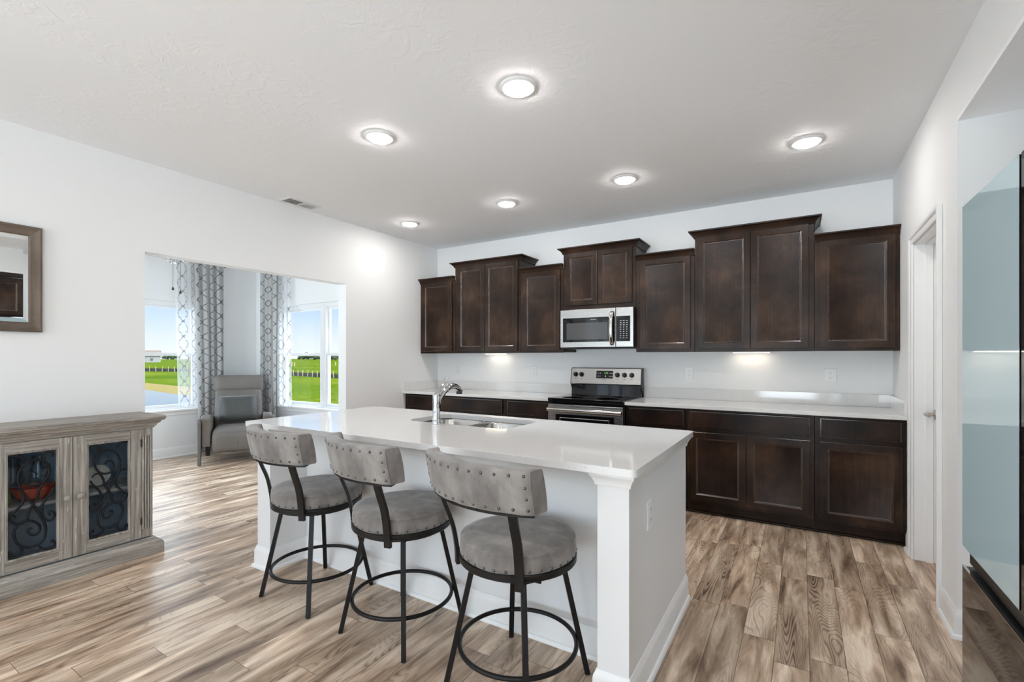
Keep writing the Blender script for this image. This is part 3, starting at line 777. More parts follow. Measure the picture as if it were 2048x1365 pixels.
for k, x_ in enumerate((-.330, -.262, .133, .208, .283)):
    kb = MB().lathe((0, 0, 0), [(.025, 0), (.025, .004), (.0205, .008), (.0190, .024), (.0165, .027), (0, .0275)], 28).box(-.004, .004, -.0205, .0205, .0275, .034).obj('knob', 'black_plastic', bg, smooth=40)
    kb.location = on_panel(x_, 1.135, .0005); kb.rotation_euler = (pi/2-tl, 0, 0)
    mk = MB().box(-.0008, .0008, .004, .019, .0341, .0346).obj('pointer', 'print', kb)
    ml = MB().box(-.008, .008, -.002, .002, 0, .0004).obj('knob_legend', 'print_dark', bg); ml.location = on_panel(x_, 1.092, .0006); ml.rotation_euler = rotp

# ------------------------------------------------------------------ microwave
t = thing('microwave', 'stainless steel over-the-range microwave with curved handle', 'microwave', (2.366, -.002, 1.412)); MX = .379; MH = .386
MB().box(-MX+.002, MX-.002, -.392, -.001, 0, MH).obj('body', 'black_plastic', t, bevel=.002)
md = MB().box(-MX, .205, -.420, -.393, .004, MH-.002).obj('door', 'steel', t, bevel=.004)
MB().box(-MX+.030, .200, -.4216, -.4204, .058, MH-.086).obj('door_glass', 'black_glass', md, bevel=.002)
scr = plain('window_screen', (.075, .075, .075), .10, spec=.4); M['screen'] = scr
MB().box(-MX+.072, .128, -.4226, -.4218, .082, MH-.138).obj('window_screen', 'screen', md, bevel=.001)
text_mesh('logo_lettering', 'FRIGIDAIRE', .0115, 'print', md, (-.02, -.4222, MH-.108), (pi/2, 0, 0))
cp = MB().box(.208, MX, -.420, -.393, .004, MH-.002).obj('control_panel', 'steel', t, bevel=.004)
kp = MB().box(.213, MX-.030, -.4216, -.4204, .058, MH-.086).obj('keypad', 'black_glass', cp, bevel=.002)
for r_ in range(9):
    for c_ in range(3):
        MB().box(.258+c_*.030-.008, .258+c_*.030+.008-(.004 if r_ > 2 else 0), -.4222, -.4218, MH-.131-r_*.0205-.0022, MH-.131-r_*.0205+.0022).obj('key_legend', 'print', kp)
hp = smooth_path([(.172, -.421, MH-.040), (.172, -.440, MH-.050), (.172, -.462, MH-.110), (.172, -.470, MH/2), (.172, -.462, .10), (.172, -.440, .035), (.172, -.421, .025)], 6)
MB().sweep(hp, [(.017*cos(2*pi*i/14), .0065*sin(2*pi*i/14)) for i in range(14)], up=(0, -1, 0)).obj('door_handle', 'steel_bright', md, smooth=50)
MB().box(-MX+.02, MX-.02, -.385, -.03, -.010, -.0005).obj('vent_pan', 'black_plastic', t, bevel=.004)

# ------------------------------------------------------------------ island
IX0, IX1, IY0, IY1 = 1.098, 3.590, -3.148, -2.085
t = thing('kitchen_island', 'white panelled kitchen island with outlet on its end panel', 'island', (2.344, -2.6, 0)); io = Vector((2.344, -2.6, 0))
def ipart(mb, nm, mat='island_white', par=None, **k):
    mb.v = [v-io for v in mb.v]; return mb.obj(nm, mat, par or t, **k)
EX0, EX1 = 1.163, 3.550; BF, BP = -3.098, -2.846            # end panel faces; wing front; recessed panel
ipart(MB().box(EX0+.1342, EX1-.1242, BP, BP+.02, .0005, .8835), 'seating_side_panel', bevel=.0015)
ipart(MB().box(EX0, EX0+.134, BF, -2.10, .0005, .8835), 'end_panel', bevel=.0015)
ipart(MB().box(EX1-.124, EX1, BF, -2.10, .0005, .8835), 'end_panel', bevel=.0015)
ipart(MB().box(EX0+.1342, EX1-.1242, BP+.0202, -2.1105, .0005, .10), 'cabinet_bottom', bevel=.0015)
ipart(MB().box(EX0+.136, EX1-.126, -2.110, -2.098, .10, .8825), 'cabinet_front', 'espresso')
bp_ = [(EX0, -2.10), (EX0, BF), (EX0+.134, BF), (EX0+.134, BP), (EX1-.124, BP), (EX1-.124, BF), (EX1, BF), (EX1, -2.10)]
ipart(molding(bp_, BASE), 'baseboard', 'trim', smooth=30)
CAP = [(.0005, -.052), (.006, -.052), (.009, -.046), (.009, -.040), (.018, -.022), (.026, -.012), (.026, 0), (.0005, 0)]
for pts in ([(EX1-.124, BP), (EX1-.124, BF), (EX1, BF), (EX1, -2.10)], [(EX0, -2.10), (EX0, BF), (EX0+.134, BF), (EX0+.134, BP)]):
    ipart(molding(pts, CAP, .8838), 'cap_molding', 'trim', smooth=30)
dup(o1, (EX1, -2.838, .665), pi/2, label='white double outlet low on the island end panel')

ct = MB(); io2 = Vector((2.344, -2.6, .8842))
SK = (1.925, 2.690, -2.578, -2.172)
def corner_rect(x0, x1, y0, y1, r): return rrect(x0, x1, y0, y1, r, 6)
bm = bmesh.new()
def ring(pts, z):
    vs = [bm.verts.new((p.x, p.y, z)) for p in pts]
    return vs, [bm.edges.new((vs[i], vs[(i+1) % len(vs)])) for i in range(len(vs))]
for z in (.9140, .8842):
    a_, ea = ring(rrect(IX0, IX1, IY0, IY1, .022, 5), z); b2_, eb = ring(rrect(*SK, .085, 8), z)
    bmesh.ops.triangle_fill(bm, use_beauty=True, use_dissolve=False, edges=ea+eb)
    bmesh.ops.delete(bm, geom=[f for f in bm.faces if SK[0] < f.calc_center_median().x < SK[1] and SK[2] < f.calc_center_median().y < SK[3] and all(v in b2_ for v in f.verts)], context='FACES_ONLY')
    if z > .9: A1, B1 = a_, b2_
    else: A2, B2 = a_, b2_
for U_, D_ in ((A1, A2), (B1, B2)):
    n = len(U_)
    for i in range(n): bm.faces.new((U_[i], U_[(i+1) % n], D_[(i+1) % n], D_[i]))
bmesh.ops.recalc_face_normals(bm, faces=bm.faces)
bmesh.ops.translate(bm, verts=bm.verts, vec=-io2)
me = bpy.data.meshes.new('island_countertop'); bm.to_mesh(me); bm.free()
o = bpy.data.objects.new('island_countertop', me); COL.objects.link(o); o.location = io2; me.materials.append(M['quartz'])
me.shade_smooth(); me.set_sharp_from_angle(angle=RAD(40))
bv = o.modifiers.new('bevel', 'BEVEL'); bv.width = .003; bv.segments = 2; bv.limit_method = 'ANGLE'; bv.angle_limit = RAD(50); bv.harden_normals = True
tag(o, 'white speckled quartz slab on top of the kitchen island', 'countertop')

# double-bowl sink under the slab
t = thing('sink', 'stainless steel double bowl sink set under the island slab', 'sink', (2.3075, -2.375, .8838)); so = Vector((2.3075, -2.375, .8838))
bx0, bx1, by0, by1 = SK[0]-.006, SK[1]+.006, SK[2]-.006, SK[3]+.006
xm = (bx0+bx1)/2
for (xa, xb) in ((bx0, xm-.012), (xm+.012, bx1)):
    L = []
    for (ins, z, r_) in ((-.010, -.0008, .09), (0, -.0008, .085), (.004, -.010, .085), (.010, -.150, .08), (.030, -.185, .07), (.09, -.198, .06), (.14, -.201, .03)):
        L.append([Vector((p.x, p.y, z))-Vector((so.x, so.y, 0)) for p in rrect(xa+ins, xb-ins, by0+ins, by1-ins, min(r_, (xb-xa)/2-ins-.001), 8)])
    b_ = MB().loops(L, cap0=False).obj('bowl', 'steel_sink', t, smooth=60)
    MB().lathe(((xa+xb)/2-so.x, (by0+by1)/2-so.y, -.2005), [(.045, 0), (.045, .002), (.036, .003), (.030, -.0005), (0, 0)], 28).obj('drain', 'chrome', b_, smooth=40)
dv = MB().box(xm-.024-so.x, xm+.024-so.x, by0+.0-so.y, by1-.0-so.y, -.014, -.0012)
dv.obj('divider', 'steel_sink', t, bevel=.008, seg=3)

# faucet behind the sink, on the seating side
t = thing('faucet', 'chrome single lever kitchen faucet with arched pull-out spout', 'faucet', (2.222, -2.622, .9142), RAD(0))
MB().lathe((0, 0, 0), [(.028, 0), (.0285, .004), (.027, .012), (.0245, .016), (.0245, .024), (.027, .028), (.0255, .036), (.0225, .042), (.0215, .11), (.0225, .165), (.0215, .176), (.016, .185), (0, .187)], 32).obj('body', 'chrome', t, smooth=40)
sp_ = smooth_path([(0, .005, .105), (0, .045, .165), (0, .105, .212), (0, .165, .222), (0, .215, .205), (0, .245, .183)], 7)
n_ = len(sp_)
MB().sweep(sp_, [(.0165*cos(2*pi*i/16), .0165*sin(2*pi*i/16)) for i in range(16)], up=(1, 0, 0), scale=[.72+.35*math.sin(pi*min(1, i/(n_*.9))) for i in range(n_)]).obj('spout', 'chrome', t, smooth=60)
MB().lathe((0, 0, 0), [(.013, 0), (.0185, -.004), (.020, -.016), (.017, -.022), (0, -.022)], 20).obj('spray_head', 'black_plastic', t, smooth=40, loc=(0, .222, .189))
MB().tube([(0, .092+.0, .205-.008), (0, .098, .2095)], .0178, 20, up=(1, 0, 0)).obj('hose_collar', 'nickel', t, smooth=40)
lv = smooth_path([(0, -.002, .178), (.004, .020, .205), (.008, .050, .236), (.010, .070, .254), (.012, .082, .278)], 6)
n_ = len(lv)
MB().sweep(lv, [(.0125*cos(2*pi*i/12), .0065*sin(2*pi*i/12)) for i in range(12)], up=(0, -.7, .7), scale=[1.5-.55*min(1, i/(n_*.45)) if i < n_*.45 else .7+.45*((i-n_*.45)/(n_*.55)) for i in range(n_)]).obj('lever', 'chrome', t, smooth=60)

# ------------------------------------------------------------------ bar stools
def arc(R, yc, a, z): return Vector((R*sin(a), yc-R*cos(a), z))
def make_stool(label):
    t = thing('bar_stool', label, 'stool', (0, 0, 0), 0, 'bar stools along the island')
    base = []
    for sx in (-1, 1):
        for sy in (-1, 1):
            d = Vector((sx, sy, 0)).normalized(); tp = d*.180; ft = d*.290
            sec = [(-.0108, -.0108), (.0108, -.0108), (.0108, .0108), (-.0108, .0108)]
            side = Vector((-d.y, d.x, 0))
            L = []
            for (p, z) in ((ft, .004), (tp, .492)):
                L.append([p+Vector((0, 0, z))+side*a+d*b_ for a, b_ in sec])
            lg = MB().loops(L).obj('leg', 'black_metal', t, bevel=.0015)
            MB().cyl((ft.x, ft.y, .0004), .011, .0035, 'Z', 12).obj('foot_glide', 'black_plastic', lg)
    MB().tube([(.2375*cos(2*pi*i/56), .2375*sin(2*pi*i/56), .158) for i in range(56)], .0095, 10, closed=True).obj('footrest_ring', 'black_metal', t, smooth=60)
    MB().lathe((0, 0, 0), [(.205, .486), (.212, .490), (.212, .499), (.205, .502), (0, .502)], 40).obj('swivel_plate', 'black_metal', t, smooth=40)
    MB().lathe((0, 0, 0), [(.215, .503), (.236, .503), (.239, .506), (.239, .526), (.236, .529), (.215, .529)], 56).obj('seat_rim', 'black_metal', t, smooth=40)
    prof = [(.228, .5285), (.236, .535), (.2375, .553), (.2365, .575), (.232, .591), (.2345, .5945), (.232, .598), (.20, .6045), (.15, .608), (.08, .610), (0, .6105)]
    st = MB().lathe((0, 0, 0), prof, 64)
    for v in st.v:
        v += Vector((v.x, v.y, 0))*.012*noise.noise(Vector((v.x*9, v.y*9, v.z*14))) + Vector((0, 0, .003*noise.noise(Vector((v.x*11, v.y*11, 3)))))
    st = st.obj('seat_cushion', 'suede', t, smooth=75)
    nl = None
    nail_m = MB().lathe((0, 0, 0), [(.0058, 0), (.0054, .0016), (.0038, .0032), (.0018, .0040), (0, .0042)], 12)
    def nail(parent, p, nrm):
        nonlocal nl
        if nl is None: q = nail_m.obj('nailhead', 'nail', parent, smooth=60); nl = q
        else: q = nl.copy(); COL.objects.link(q); q.parent = parent
        q.location = p; q.rotation_mode = 'QUATERNION'; q.rotation_quaternion = Vector((0, 0, 1)).rotation_difference(Vector(nrm))
    for i in range(34):
        a = 2*pi*(i+.5)/34
        nail(st, (.2365*cos(a), .2365*sin(a), .5405), (cos(a), sin(a), 0))
    # curved back cushion
    R, YC, HW, TH = .475, .160, .64, .064
    z0, z1 = .783, .940
    def backpt(a, f, dpth):       # f 0..1 up, dpth 0 outer .. 1 inner
        lean = -.030*(f-.0)
        p = arc(R, YC, a, z0+(z1-z0)*f); p.y += lean + TH*dpth      # ends cut square to the sides
        return p
    sec = []
    for (dp, f) in ((0, .05), (.03, .015), (.12, 0), (.88, 0), (.97, .015), (1, .05), (1.05, .25), (1.07, .5), (1.05, .75), (1, .95), (.97, .985), (.88, 1), (.12, 1), (.03, .985), (0, .95), (-.045, .75), (-.06, .5), (-.045, .25)): sec.append((dp, f))
    NA = 44; L = []
    for i in range(NA+1):
        u = -1+2*i/NA; a = HW*u
        e = .0 if abs(u) < .985 else .02
        l = []
        for dp, f in sec:
            f2 = f
            p = backpt(a, f2*(1-2*e)+e, dp*(1-2*e)+e)
            p += Vector((0, 0, .0035*noise.noise(Vector((p.x*14, p.z*10, dp)))))
            if dp < 0: p.y -= .004*noise.noise(Vector((p.x*30, p.z*8, 1)))
            l.append(p)
        L.append(l)
    bc = MB().loops(L).obj('back_cushion', 'suede', t, smooth=60)
    # piping along both end edges
    for s in (-1, 1):
        MB().tube([backpt(s*HW*.995, f*.94+.03, dp) for dp, f in sec], .0028, 8, closed=True, up=(1, 0, 0)).obj('piping', 'suede', bc, smooth=60)
    for f in (.12, .88):
        for i in range(12):
            a = HW*(-.93+1.86*i/11); p = backpt(a, f, -.02)
            nail(bc, p, (sin(a), -cos(a), 0))
    for s in (-1, 1):
        for f in (.37, .62):
            a = s*HW*.93; nail(bc, backpt(a, f, -.035), (sin(a), -cos(a), 0))
    # flat rail under the cushion and the two bent posts that carry it
    L = []
    for i in range(31):
        a = HW*.99*(-1+2*i/30)
        L.append([arc(R-.006, YC, a, .774), arc(R-.054, YC, a, .774), arc(R-.054, YC, a, .7815), arc(R-.006, YC, a, .7815)])
    MB().loops(L).obj('back_rail', 'black_metal', t, smooth=30)
    for s in (-1, 1):
        pts = smooth_path([(s*.172, -.176, .478), (s*.173, -.180, .545), (s*.180, -.196, .640), (s*.190, -.222, .715), (s*.198, -.243, .776)], 5)
        an = s*RAD(28)
        w_, d_ = .0165, .008
        dx, dy = cos(an), sin(an)
        L = []
        for p in pts:
            sd = Vector((dx, dy, 0)); nn = Vector((-dy, dx, 0))
            L.append([p-sd*w_-nn*d_, p+sd*w_-nn*d_, p+sd*w_+nn*d_, p-sd*w_+nn*d_])
        MB().loops(L).obj('back_post', 'black_metal', t, bevel=.0015)
        MB().tube([(s*.182, -.168, .507), (s*.200, -.130, .510), (s*.212, -.108, .500)], .006, 8).obj('bracket', 'black_metal', t, smooth=50)
    return t
s1 = make_stool('bar stool farthest left, nearest the left wall and the sunroom opening')
def swivel(st, deg):
    for c in st.children:
        if c.name.split('.')[0] in ('seat_rim', 'seat_cushion', 'back_cushion', 'back_rail', 'back_post', 'bracket'): c.rotation_euler = (0, 0, RAD(deg))
s1.location = (1.763, -3.102, 0)
s2 = dup(s1, (2.420, -3.102, 0), 0, 'middle bar stool of the row, standing in front of the faucet')
s3 = dup(s1, (3.100, -3.140, 0), RAD(-8), 'bar stool nearest the camera, beside the right end post of the island')
swivel(s1, -8); swivel(s2, -15); swivel(s3, -4)

# ------------------------------------------------------------------ refrigerator in the right alcove
FX, FY0, FY1, FH = 4.513, -3.742, -2.828, 1.780
t = thing('refrigerator', 'tall refrigerator with pale blue glass left door and charcoal glass drawer', 'refrigerator', (FX+.42, (FY0+FY1)/2, 0)); fo = Vector((FX+.42, (FY0+FY1)/2, 0))
def fp(nm, mat, *a, par=None, bev=.003, **k):
    mb = MB().box(*a); mb.v = [v-fo for v in mb.v]; return mb.obj(nm, mat, par or t, bevel=bev, **k)
FM = FY1-.4535
fp('body', 'fridge_body', FX+.075, FX+.86, FY0+.004, FY1-.004, .03, FH-.012)
fp('toe_grille', 'black_plastic', FX+.10, FX+.84, FY0+.01, FY1-.01, .002, .029)
def door_pair(nm, y0, y1, z0, z1, mat, face=.006):
    d = fp(nm, 'black_plastic', FX+face, FX+.074, y0, y1, z0, z1)
    fp('glass_face', mat, FX, FX+face-.0004, y0, y1, z0, z1, par=d, bev=.0012)
    return d
dl = door_pair('door', FM+.004, FY1, .735, FH, 'blue_glass')
fp('edge_trim', 'steel_bright', FX-.0012, FX+.004, FM+.0022, FM+.0038, .735, FH, par=dl, bev=0)
door_pair('door', FY0, FM-.004, .735, FH, 'fridge_dark')
# recessed grip channel between the doors and the freezer drawer
fp('grip_channel', 'black_plastic', FX+.016, FX+.074, FY0, FY1, .680, .733, bev=.006)
fd = door_pair('freezer_drawer', FY0, FY1, .05, .672, 'fridge_dark')
fp('edge_trim', 'steel_bright', FX-.001, FX+.006, FY0, FY1, .6722, .6745, par=fd, bev=0)
for yy in (FY0+.05, FY1-.05): fp('hinge_cover', 'black_plastic', FX+.03, FX+.13, yy-.03, yy+.03, FH-.0115, FH+.014)

t = thing('overhead_cabinet', 'dark two-door cabinet mounted over the refrigerator', 'cabinet', (4.74, (FY0+FY1)/2, 1.85)); oo = Vector((4.74, (FY0+FY1)/2, 1.85))
def op(mb, nm, **k): mb.v = [v-oo for v in mb.v]; return mb.obj(nm, 'espresso', t, **k)
op(MB().box(4.74, ALX-.002, FY0, FY1, 1.85, 2.36), 'carcass', bevel=.002)
def xpanel(ya, yb, za, zb, x):
    mb = panel_front(ya, yb, za, zb, 0, .02); mb.v = [Vector((x+v.y, -v.x+ya+yb, v.z)) for v in mb.v]; return mb
op(xpanel(FY0+.03, FM-.003, 1.875, 2.34, 4.7195), 'door', smooth=25); op(xpanel(FM+.003, FY1-.03, 1.875, 2.34, 4.7195), 'door', smooth=25)
op(MB().box(4.705, 4.7395, FY0-.02, FY1+.02, 2.362, 2.415), 'crown_molding', bevel=.01)

# ------------------------------------------------------------------ console cabinet against the left wall
CY1 = -3.345; CYC = -3.757; NB2 = 4
span = CY1-.064-CYC               # half of a door pair
CY0 = CYC-2*(CYC-CYC) - (span+.064) - .82
CY0 = -4.99
t = thing('console_cabinet', 'weathered grey wood console with scrolled iron and glass doors', 'cabinet', (.18, (CY0+CY1)/2, 0)); co = Vector((.18, (CY0+CY1)/2, 0))
def cpart(mb, nm, mat, par=None, **k): mb.v = [v-co for v in mb.v]; return mb.obj(nm, mat, par or t, **k)
FXc = .345                        # front frame plane
hollow = MB().box(.004, .018, CY0+.004, CY1-.004, .10, .842).box(.018, FXc-.02, CY1-.030, CY1-.004, .10, .842).box(.018, FXc-.02, CY0+.004, CY0+.030, .10, .842)
hollow.box(.018, FXc-.02, CY0+.030, CY1-.030, .10, .118).box(.018, FXc-.02, CY0+.030, CY1-.030, .826, .842)
cpart(hollow, 'carcass', 'cab_in')
cpart(MB().box(.018, FXc-.03, CY0+.031, CY1-.031, .452, .470), 'shelf', 'shelf')
# front posts, rails
cpart(MB().box(FXc-.02, FXc-.002, CY1-.066, CY1, .112, .842), 'fluted_post', 'weather_v', bevel=.002)
fl = MB()
for k in range(4): fl.tube([(FXc+.003, CY1-.056+k*.0145, .17), (FXc+.003, CY1-.056+k*.0145, .792)], .0058, 8, up=(1, 0, 0))
cpart(fl, 'fluting', 'weather_v', smooth=50)
cpart(MB().box(FXc-.02, FXc, CY0, CY0+.066, .112, .842), 'fluted_post', 'weather_v', bevel=.002)
cpart(MB().box(.006, FXc-.0205, CY1-.0035, CY1, .112, .842), 'side_panel', 'weather_v', bevel=.001)
cpart(MB().box(FXc-.02, FXc-.002, CY0+.066, CY1-.066, .842-.012, .842), 'top_rail', 'weather_h', bevel=.001)
# plinth and moulded top
PL_ = [(0, 0), (.022, 0), (.022, .085), (.018, .096), (.006, .108), (0, .112)]
def around(prof, z0, x0=.003):
    pts = [(x0, CY1), (FXc, CY1), (FXc, CY0), (x0, CY0)]
    L = []; m_ = [miter(pts, -o_) for o_, u_ in prof]
    for i in range(4): L.append([Vector((m_[k][i].x, m_[k][i].y, z0+prof[k][1])) for k in range(len(prof))])
    return MB().loops(L)
cpart(around([(-.016, .001), (.048, .001), (.048, .062), (.045, .070), (.036, .082), (.022, .092), (.006, .104), (-.016, .104)], 0), 'plinth', 'weather_h', smooth=30)
cpart(around([(-.016, .842), (.006, .842), (.008, .852), (.016, .856), (.018, .866), (.034, .880), (.038, .890), (.050, .893), (.053, .900), (-.016, .900)], 0), 'cornice', 'weather_h', smooth=30)
cpart(MB().box(.003, FXc+.058, CY0-.058, CY1+.058, .9005, .924), 'top', 'weather_h', bevel=.006)

def scroll_curves():
    A = [(240,490),(225,474),(200,474),(176,492),(166,522),(178,552),(215,562),(268,548),(308,508),(326,460),(310,418),(262,394),(210,396),(155,428),(122,480),(116,530),(136,588),(172,640),(214,684),(258,748),(288,800),(300,850),(284,912),(240,950),(182,966),(126,950),(96,906),(94,858),(120,818),(168,792),(220,796),(258,824),(256,862),(228,884),(196,880),(180,860),(190,842),(208,842)]
    Bc = [(345,556),(318,538),(282,548),(256,590),(244,636),(214,684),(190,724),(176,772),(146,804),(104,812),(68,794),(58,768),(76,752),(98,762),(94,776)]
    Cc = [(62,576),(92,568),(130,584),(152,630),(138,684),(98,730),(64,766)]
    Dc = [(356,572),(342,598),(306,640),(276,690),(276,744),(300,782),(334,788),(358,764),(354,736),(332,730),(322,748),(334,756)]
    Ec = [(56,372),(92,362),(130,374),(166,402)]
    Fc = [(296,396),(290,368),(306,344),(336,340),(352,358),(342,374)]
    Gc = [(130,952),(142,984),(120,1018),(82,1034),(58,1020),(62,998),(82,1004)]
    Hc = [(246,950),(284,974),(330,972),(356,950),(356,926),(338,920),(334,936)]
    out = []
    for c in (A, Bc, Cc, Dc, Ec, Fc, Gc, Hc):
        q = []
        for x, y in c:
            u = (x-50)/322; vt = 360-35*u; vb = 1050-80*u
            q.append((u, 1-(y-vt)/(vb-vt)))
        out.append(q)
    return out
SC = scroll_curves()
def console_door(ya, yb, mirror_, knob_y):
    """door between ya<yb, its front at FXc+.004"""
    z0, z1 = .114, .838; x = FXc+.004
    d = None
    st = .060
    gy0, gy1, gz0, gz1 = ya+st+.012, yb-st-.012, z0+.076, z1-.064
    d = cpart(MB().box(x-.022, x, ya, ya+st, z0, z1).box(x-.022, x, yb-st, yb, z0, z1), 'door', 'weather_v', bevel=.0015)
    cpart(MB().box(x-.022, x-.0006, ya+st, yb-st, z1-.052, z1), 'door_rail', 'weather_h', d, bevel=.0012)
    cpart(MB().box(x-.022, x-.0006, ya+st, yb-st, z0, z0+.064), 'door_rail', 'weather_h', d, bevel=.0012)
    def rc(i, dd): return [Vector((x+dd, gy0+i-.012, gz0+i-.012)), Vector((x+dd, gy1-i+.012, gz0+i-.012)), Vector((x+dd, gy1-i+.012, gz1-i+.012)), Vector((x+dd, gy0+i-.012, gz1-i+.012))]
    cpart(MB().loops([rc(.0, -.002), rc(.0, .004), rc(.004, .006), rc(.008, .002), rc(.012, .002), rc(.012, -.012), rc(0, -.012)], closed=True), 'bead', 'weather_v', d, smooth=30)
    cpart(MB().box(x-.014, x-.011, gy0+.0005, gy1-.0005, gz0+.0005, gz1-.0005), 'glass_pane', 'smoke', d)
    mb = MB()
    for c in SC:
        pts = []
        for u, w_ in c:
            if mirror_: u = 1-u
            # seen from the room, left-to-right runs along +Y
            pts.append((x-.004, gy0+u*(gy1-gy0), gz0+w_*(gz1-gz0)))
        pp = smooth_path(pts, 4)
        mb.tube(pp, .0066, 7, up=(1, 0, 0), scale=[.62+.38*min(1, 4*min(i, len(pp)-1-i)/len(pp)+.25) for i in range(len(pp))])
    cpart(mb, 'iron_scrollwork', 'iron', d, smooth=60)
    kn = MB().lathe((x, knob_y, .476), [(.006, 0), (.006, .010), (.014, .013), (.0175, .020), (.015, .028), (.008, .031), (0, .0315)], 20, 'X')
    cpart(kn, 'knob', 'shelf', d, smooth=60)
    hy = yb-.001 if mirror_ else ya+.001
    for hz in (.20, .72): cpart(MB().cyl((x+.0005, hy, hz), .0045, .05, 'Z', 10), 'hinge', 'pewter_dark', d, smooth=50)
DW = CYC-(CYC-span)               # one door width
console_door(CYC+.0015, CY1-.067, True, CYC+.030)
console_door(CYC-span+.0015, CYC-.0015, False, CYC-.030)
MID = CYC-span-.070
cpart(MB().box(FXc-.02, FXc, CYC-span-.069, CYC-span-.0005, .112, .842), 'center_post', 'weather_v', bevel=.002)
c2 = MID-(CY1-.067-CYC)-.0
console_door(c2+.0015, MID-.001, True, c2+.030)
console_door(CY0+.0675, c2-.0015, False, c2-.030)

# things kept inside the console
SH = .4703
tag(MB().lathe((.20, -3.895, SH), [(.03, 0), (.05, .004), (.085, .035), (.098, .075), (.100, .082), (.094, .080), (.080, .038), (.045, .012), (0, .010)], 28).obj('casserole_dish', 'red', smooth=50), 'red glazed dish on the console shelf behind the left glass door', 'dish')
g_ = MB().lathe((.24, -4.028, SH), [(.022, 0), (.030, .01), (.034, .04), (.028, .075), (.014, .09), (.014, .11), (.018, .114), (0, .114)], 18).obj('jar', 'green', smooth=50)
tag(g_, 'small green jar at the left end of the console shelf', 'jar')
gv = MB().lathe((.055, -3.95, SH), [(.03, 0), (.045, .02), (.050, .10), (.042, .17), (.030, .20), (.040, .24), (.037, .24), (.027, .20), (.038, .17), (.046, .10), (.041, .024), (0, .012)], 22).obj('glass_vase', 'vase', smooth=60)
tag(gv, 'clear glass vase behind the red dish in the console', 'vase')
gv2 = gv.copy(); COL.objects.link(gv2); gv2.location = (.0, .115, 0); gv2['label'] = 'clear glass vase right of the red dish in the console'
tag(MB().lathe((.16, -3.585, SH+.075), [(.0, 0), (.03, .002), (.062, .010), (.068, .014), (.062, .014), (.03, .006), (0, .006)], 26, 'X').obj('plate', 'dish', smooth=40), 'cream plate standing behind the right glass door of the console', 'plate')

# ------------------------------------------------------------------ wall mirror
MY1, MY0, MZ0, MZ1 = -3.811, -5.09, 1.473, 2.127
t = thing('wall_mirror', 'rectangular wall mirror in a wide brown wooden frame above the console', 'mirror', (0, (MY0+MY1)/2, (MZ0+MZ1)/2)); mo = Vector((0, (MY0+MY1)/2, (MZ0+MZ1)/2))
FR = [(0, .003), (0, .022), (.004, .030), (.012, .032), (.020, .026), (.040, .020), (.050, .022), (.054, .021), (.060, .012), (.060, .003)]   # (inset, out)
def fr_side(k):
    L = []
    for i, o_ in FR:
        c = [(MY0+i, MZ0+i), (MY1-i, MZ0+i), (MY1-i, MZ1-i), (MY0+i, MZ1-i)]
        L.append((Vector((o_, *c[k])), Vector((o_, *c[(k+1) % 4]))))
    mb = MB().loops([[a-mo for a, b_ in L], [b_-mo for a, b_ in L]]); return mb
for k in range(4): fr_side(k).obj('frame_rail' if k % 2 == 0 else 'frame_stile', 'mirror_wood' if k % 2 == 0 else 'mirror_wood_v', t, smooth=30)
def mr(i, o_): return [Vector((o_, y, z))-mo for y, z in ((MY0+.058+i, MZ0+.058+i), (MY1-.058-i, MZ0+.058+i), (MY1-.058-i, MZ1-.058-i), (MY0+.058+i, MZ1-.058-i))]
MB().loops([mr(0, .004), mr(0, .0075), mr(.026, .0100)]).obj('mirror_glass', 'mirror', t)

# ------------------------------------------------------------------ sunroom: recliner, pillow, curtains, fan
t = thing('recliner', 'taupe leather recliner armchair in the corner of the sunroom', 'chair', (-2.245, -1.375, 0), RAD(60))
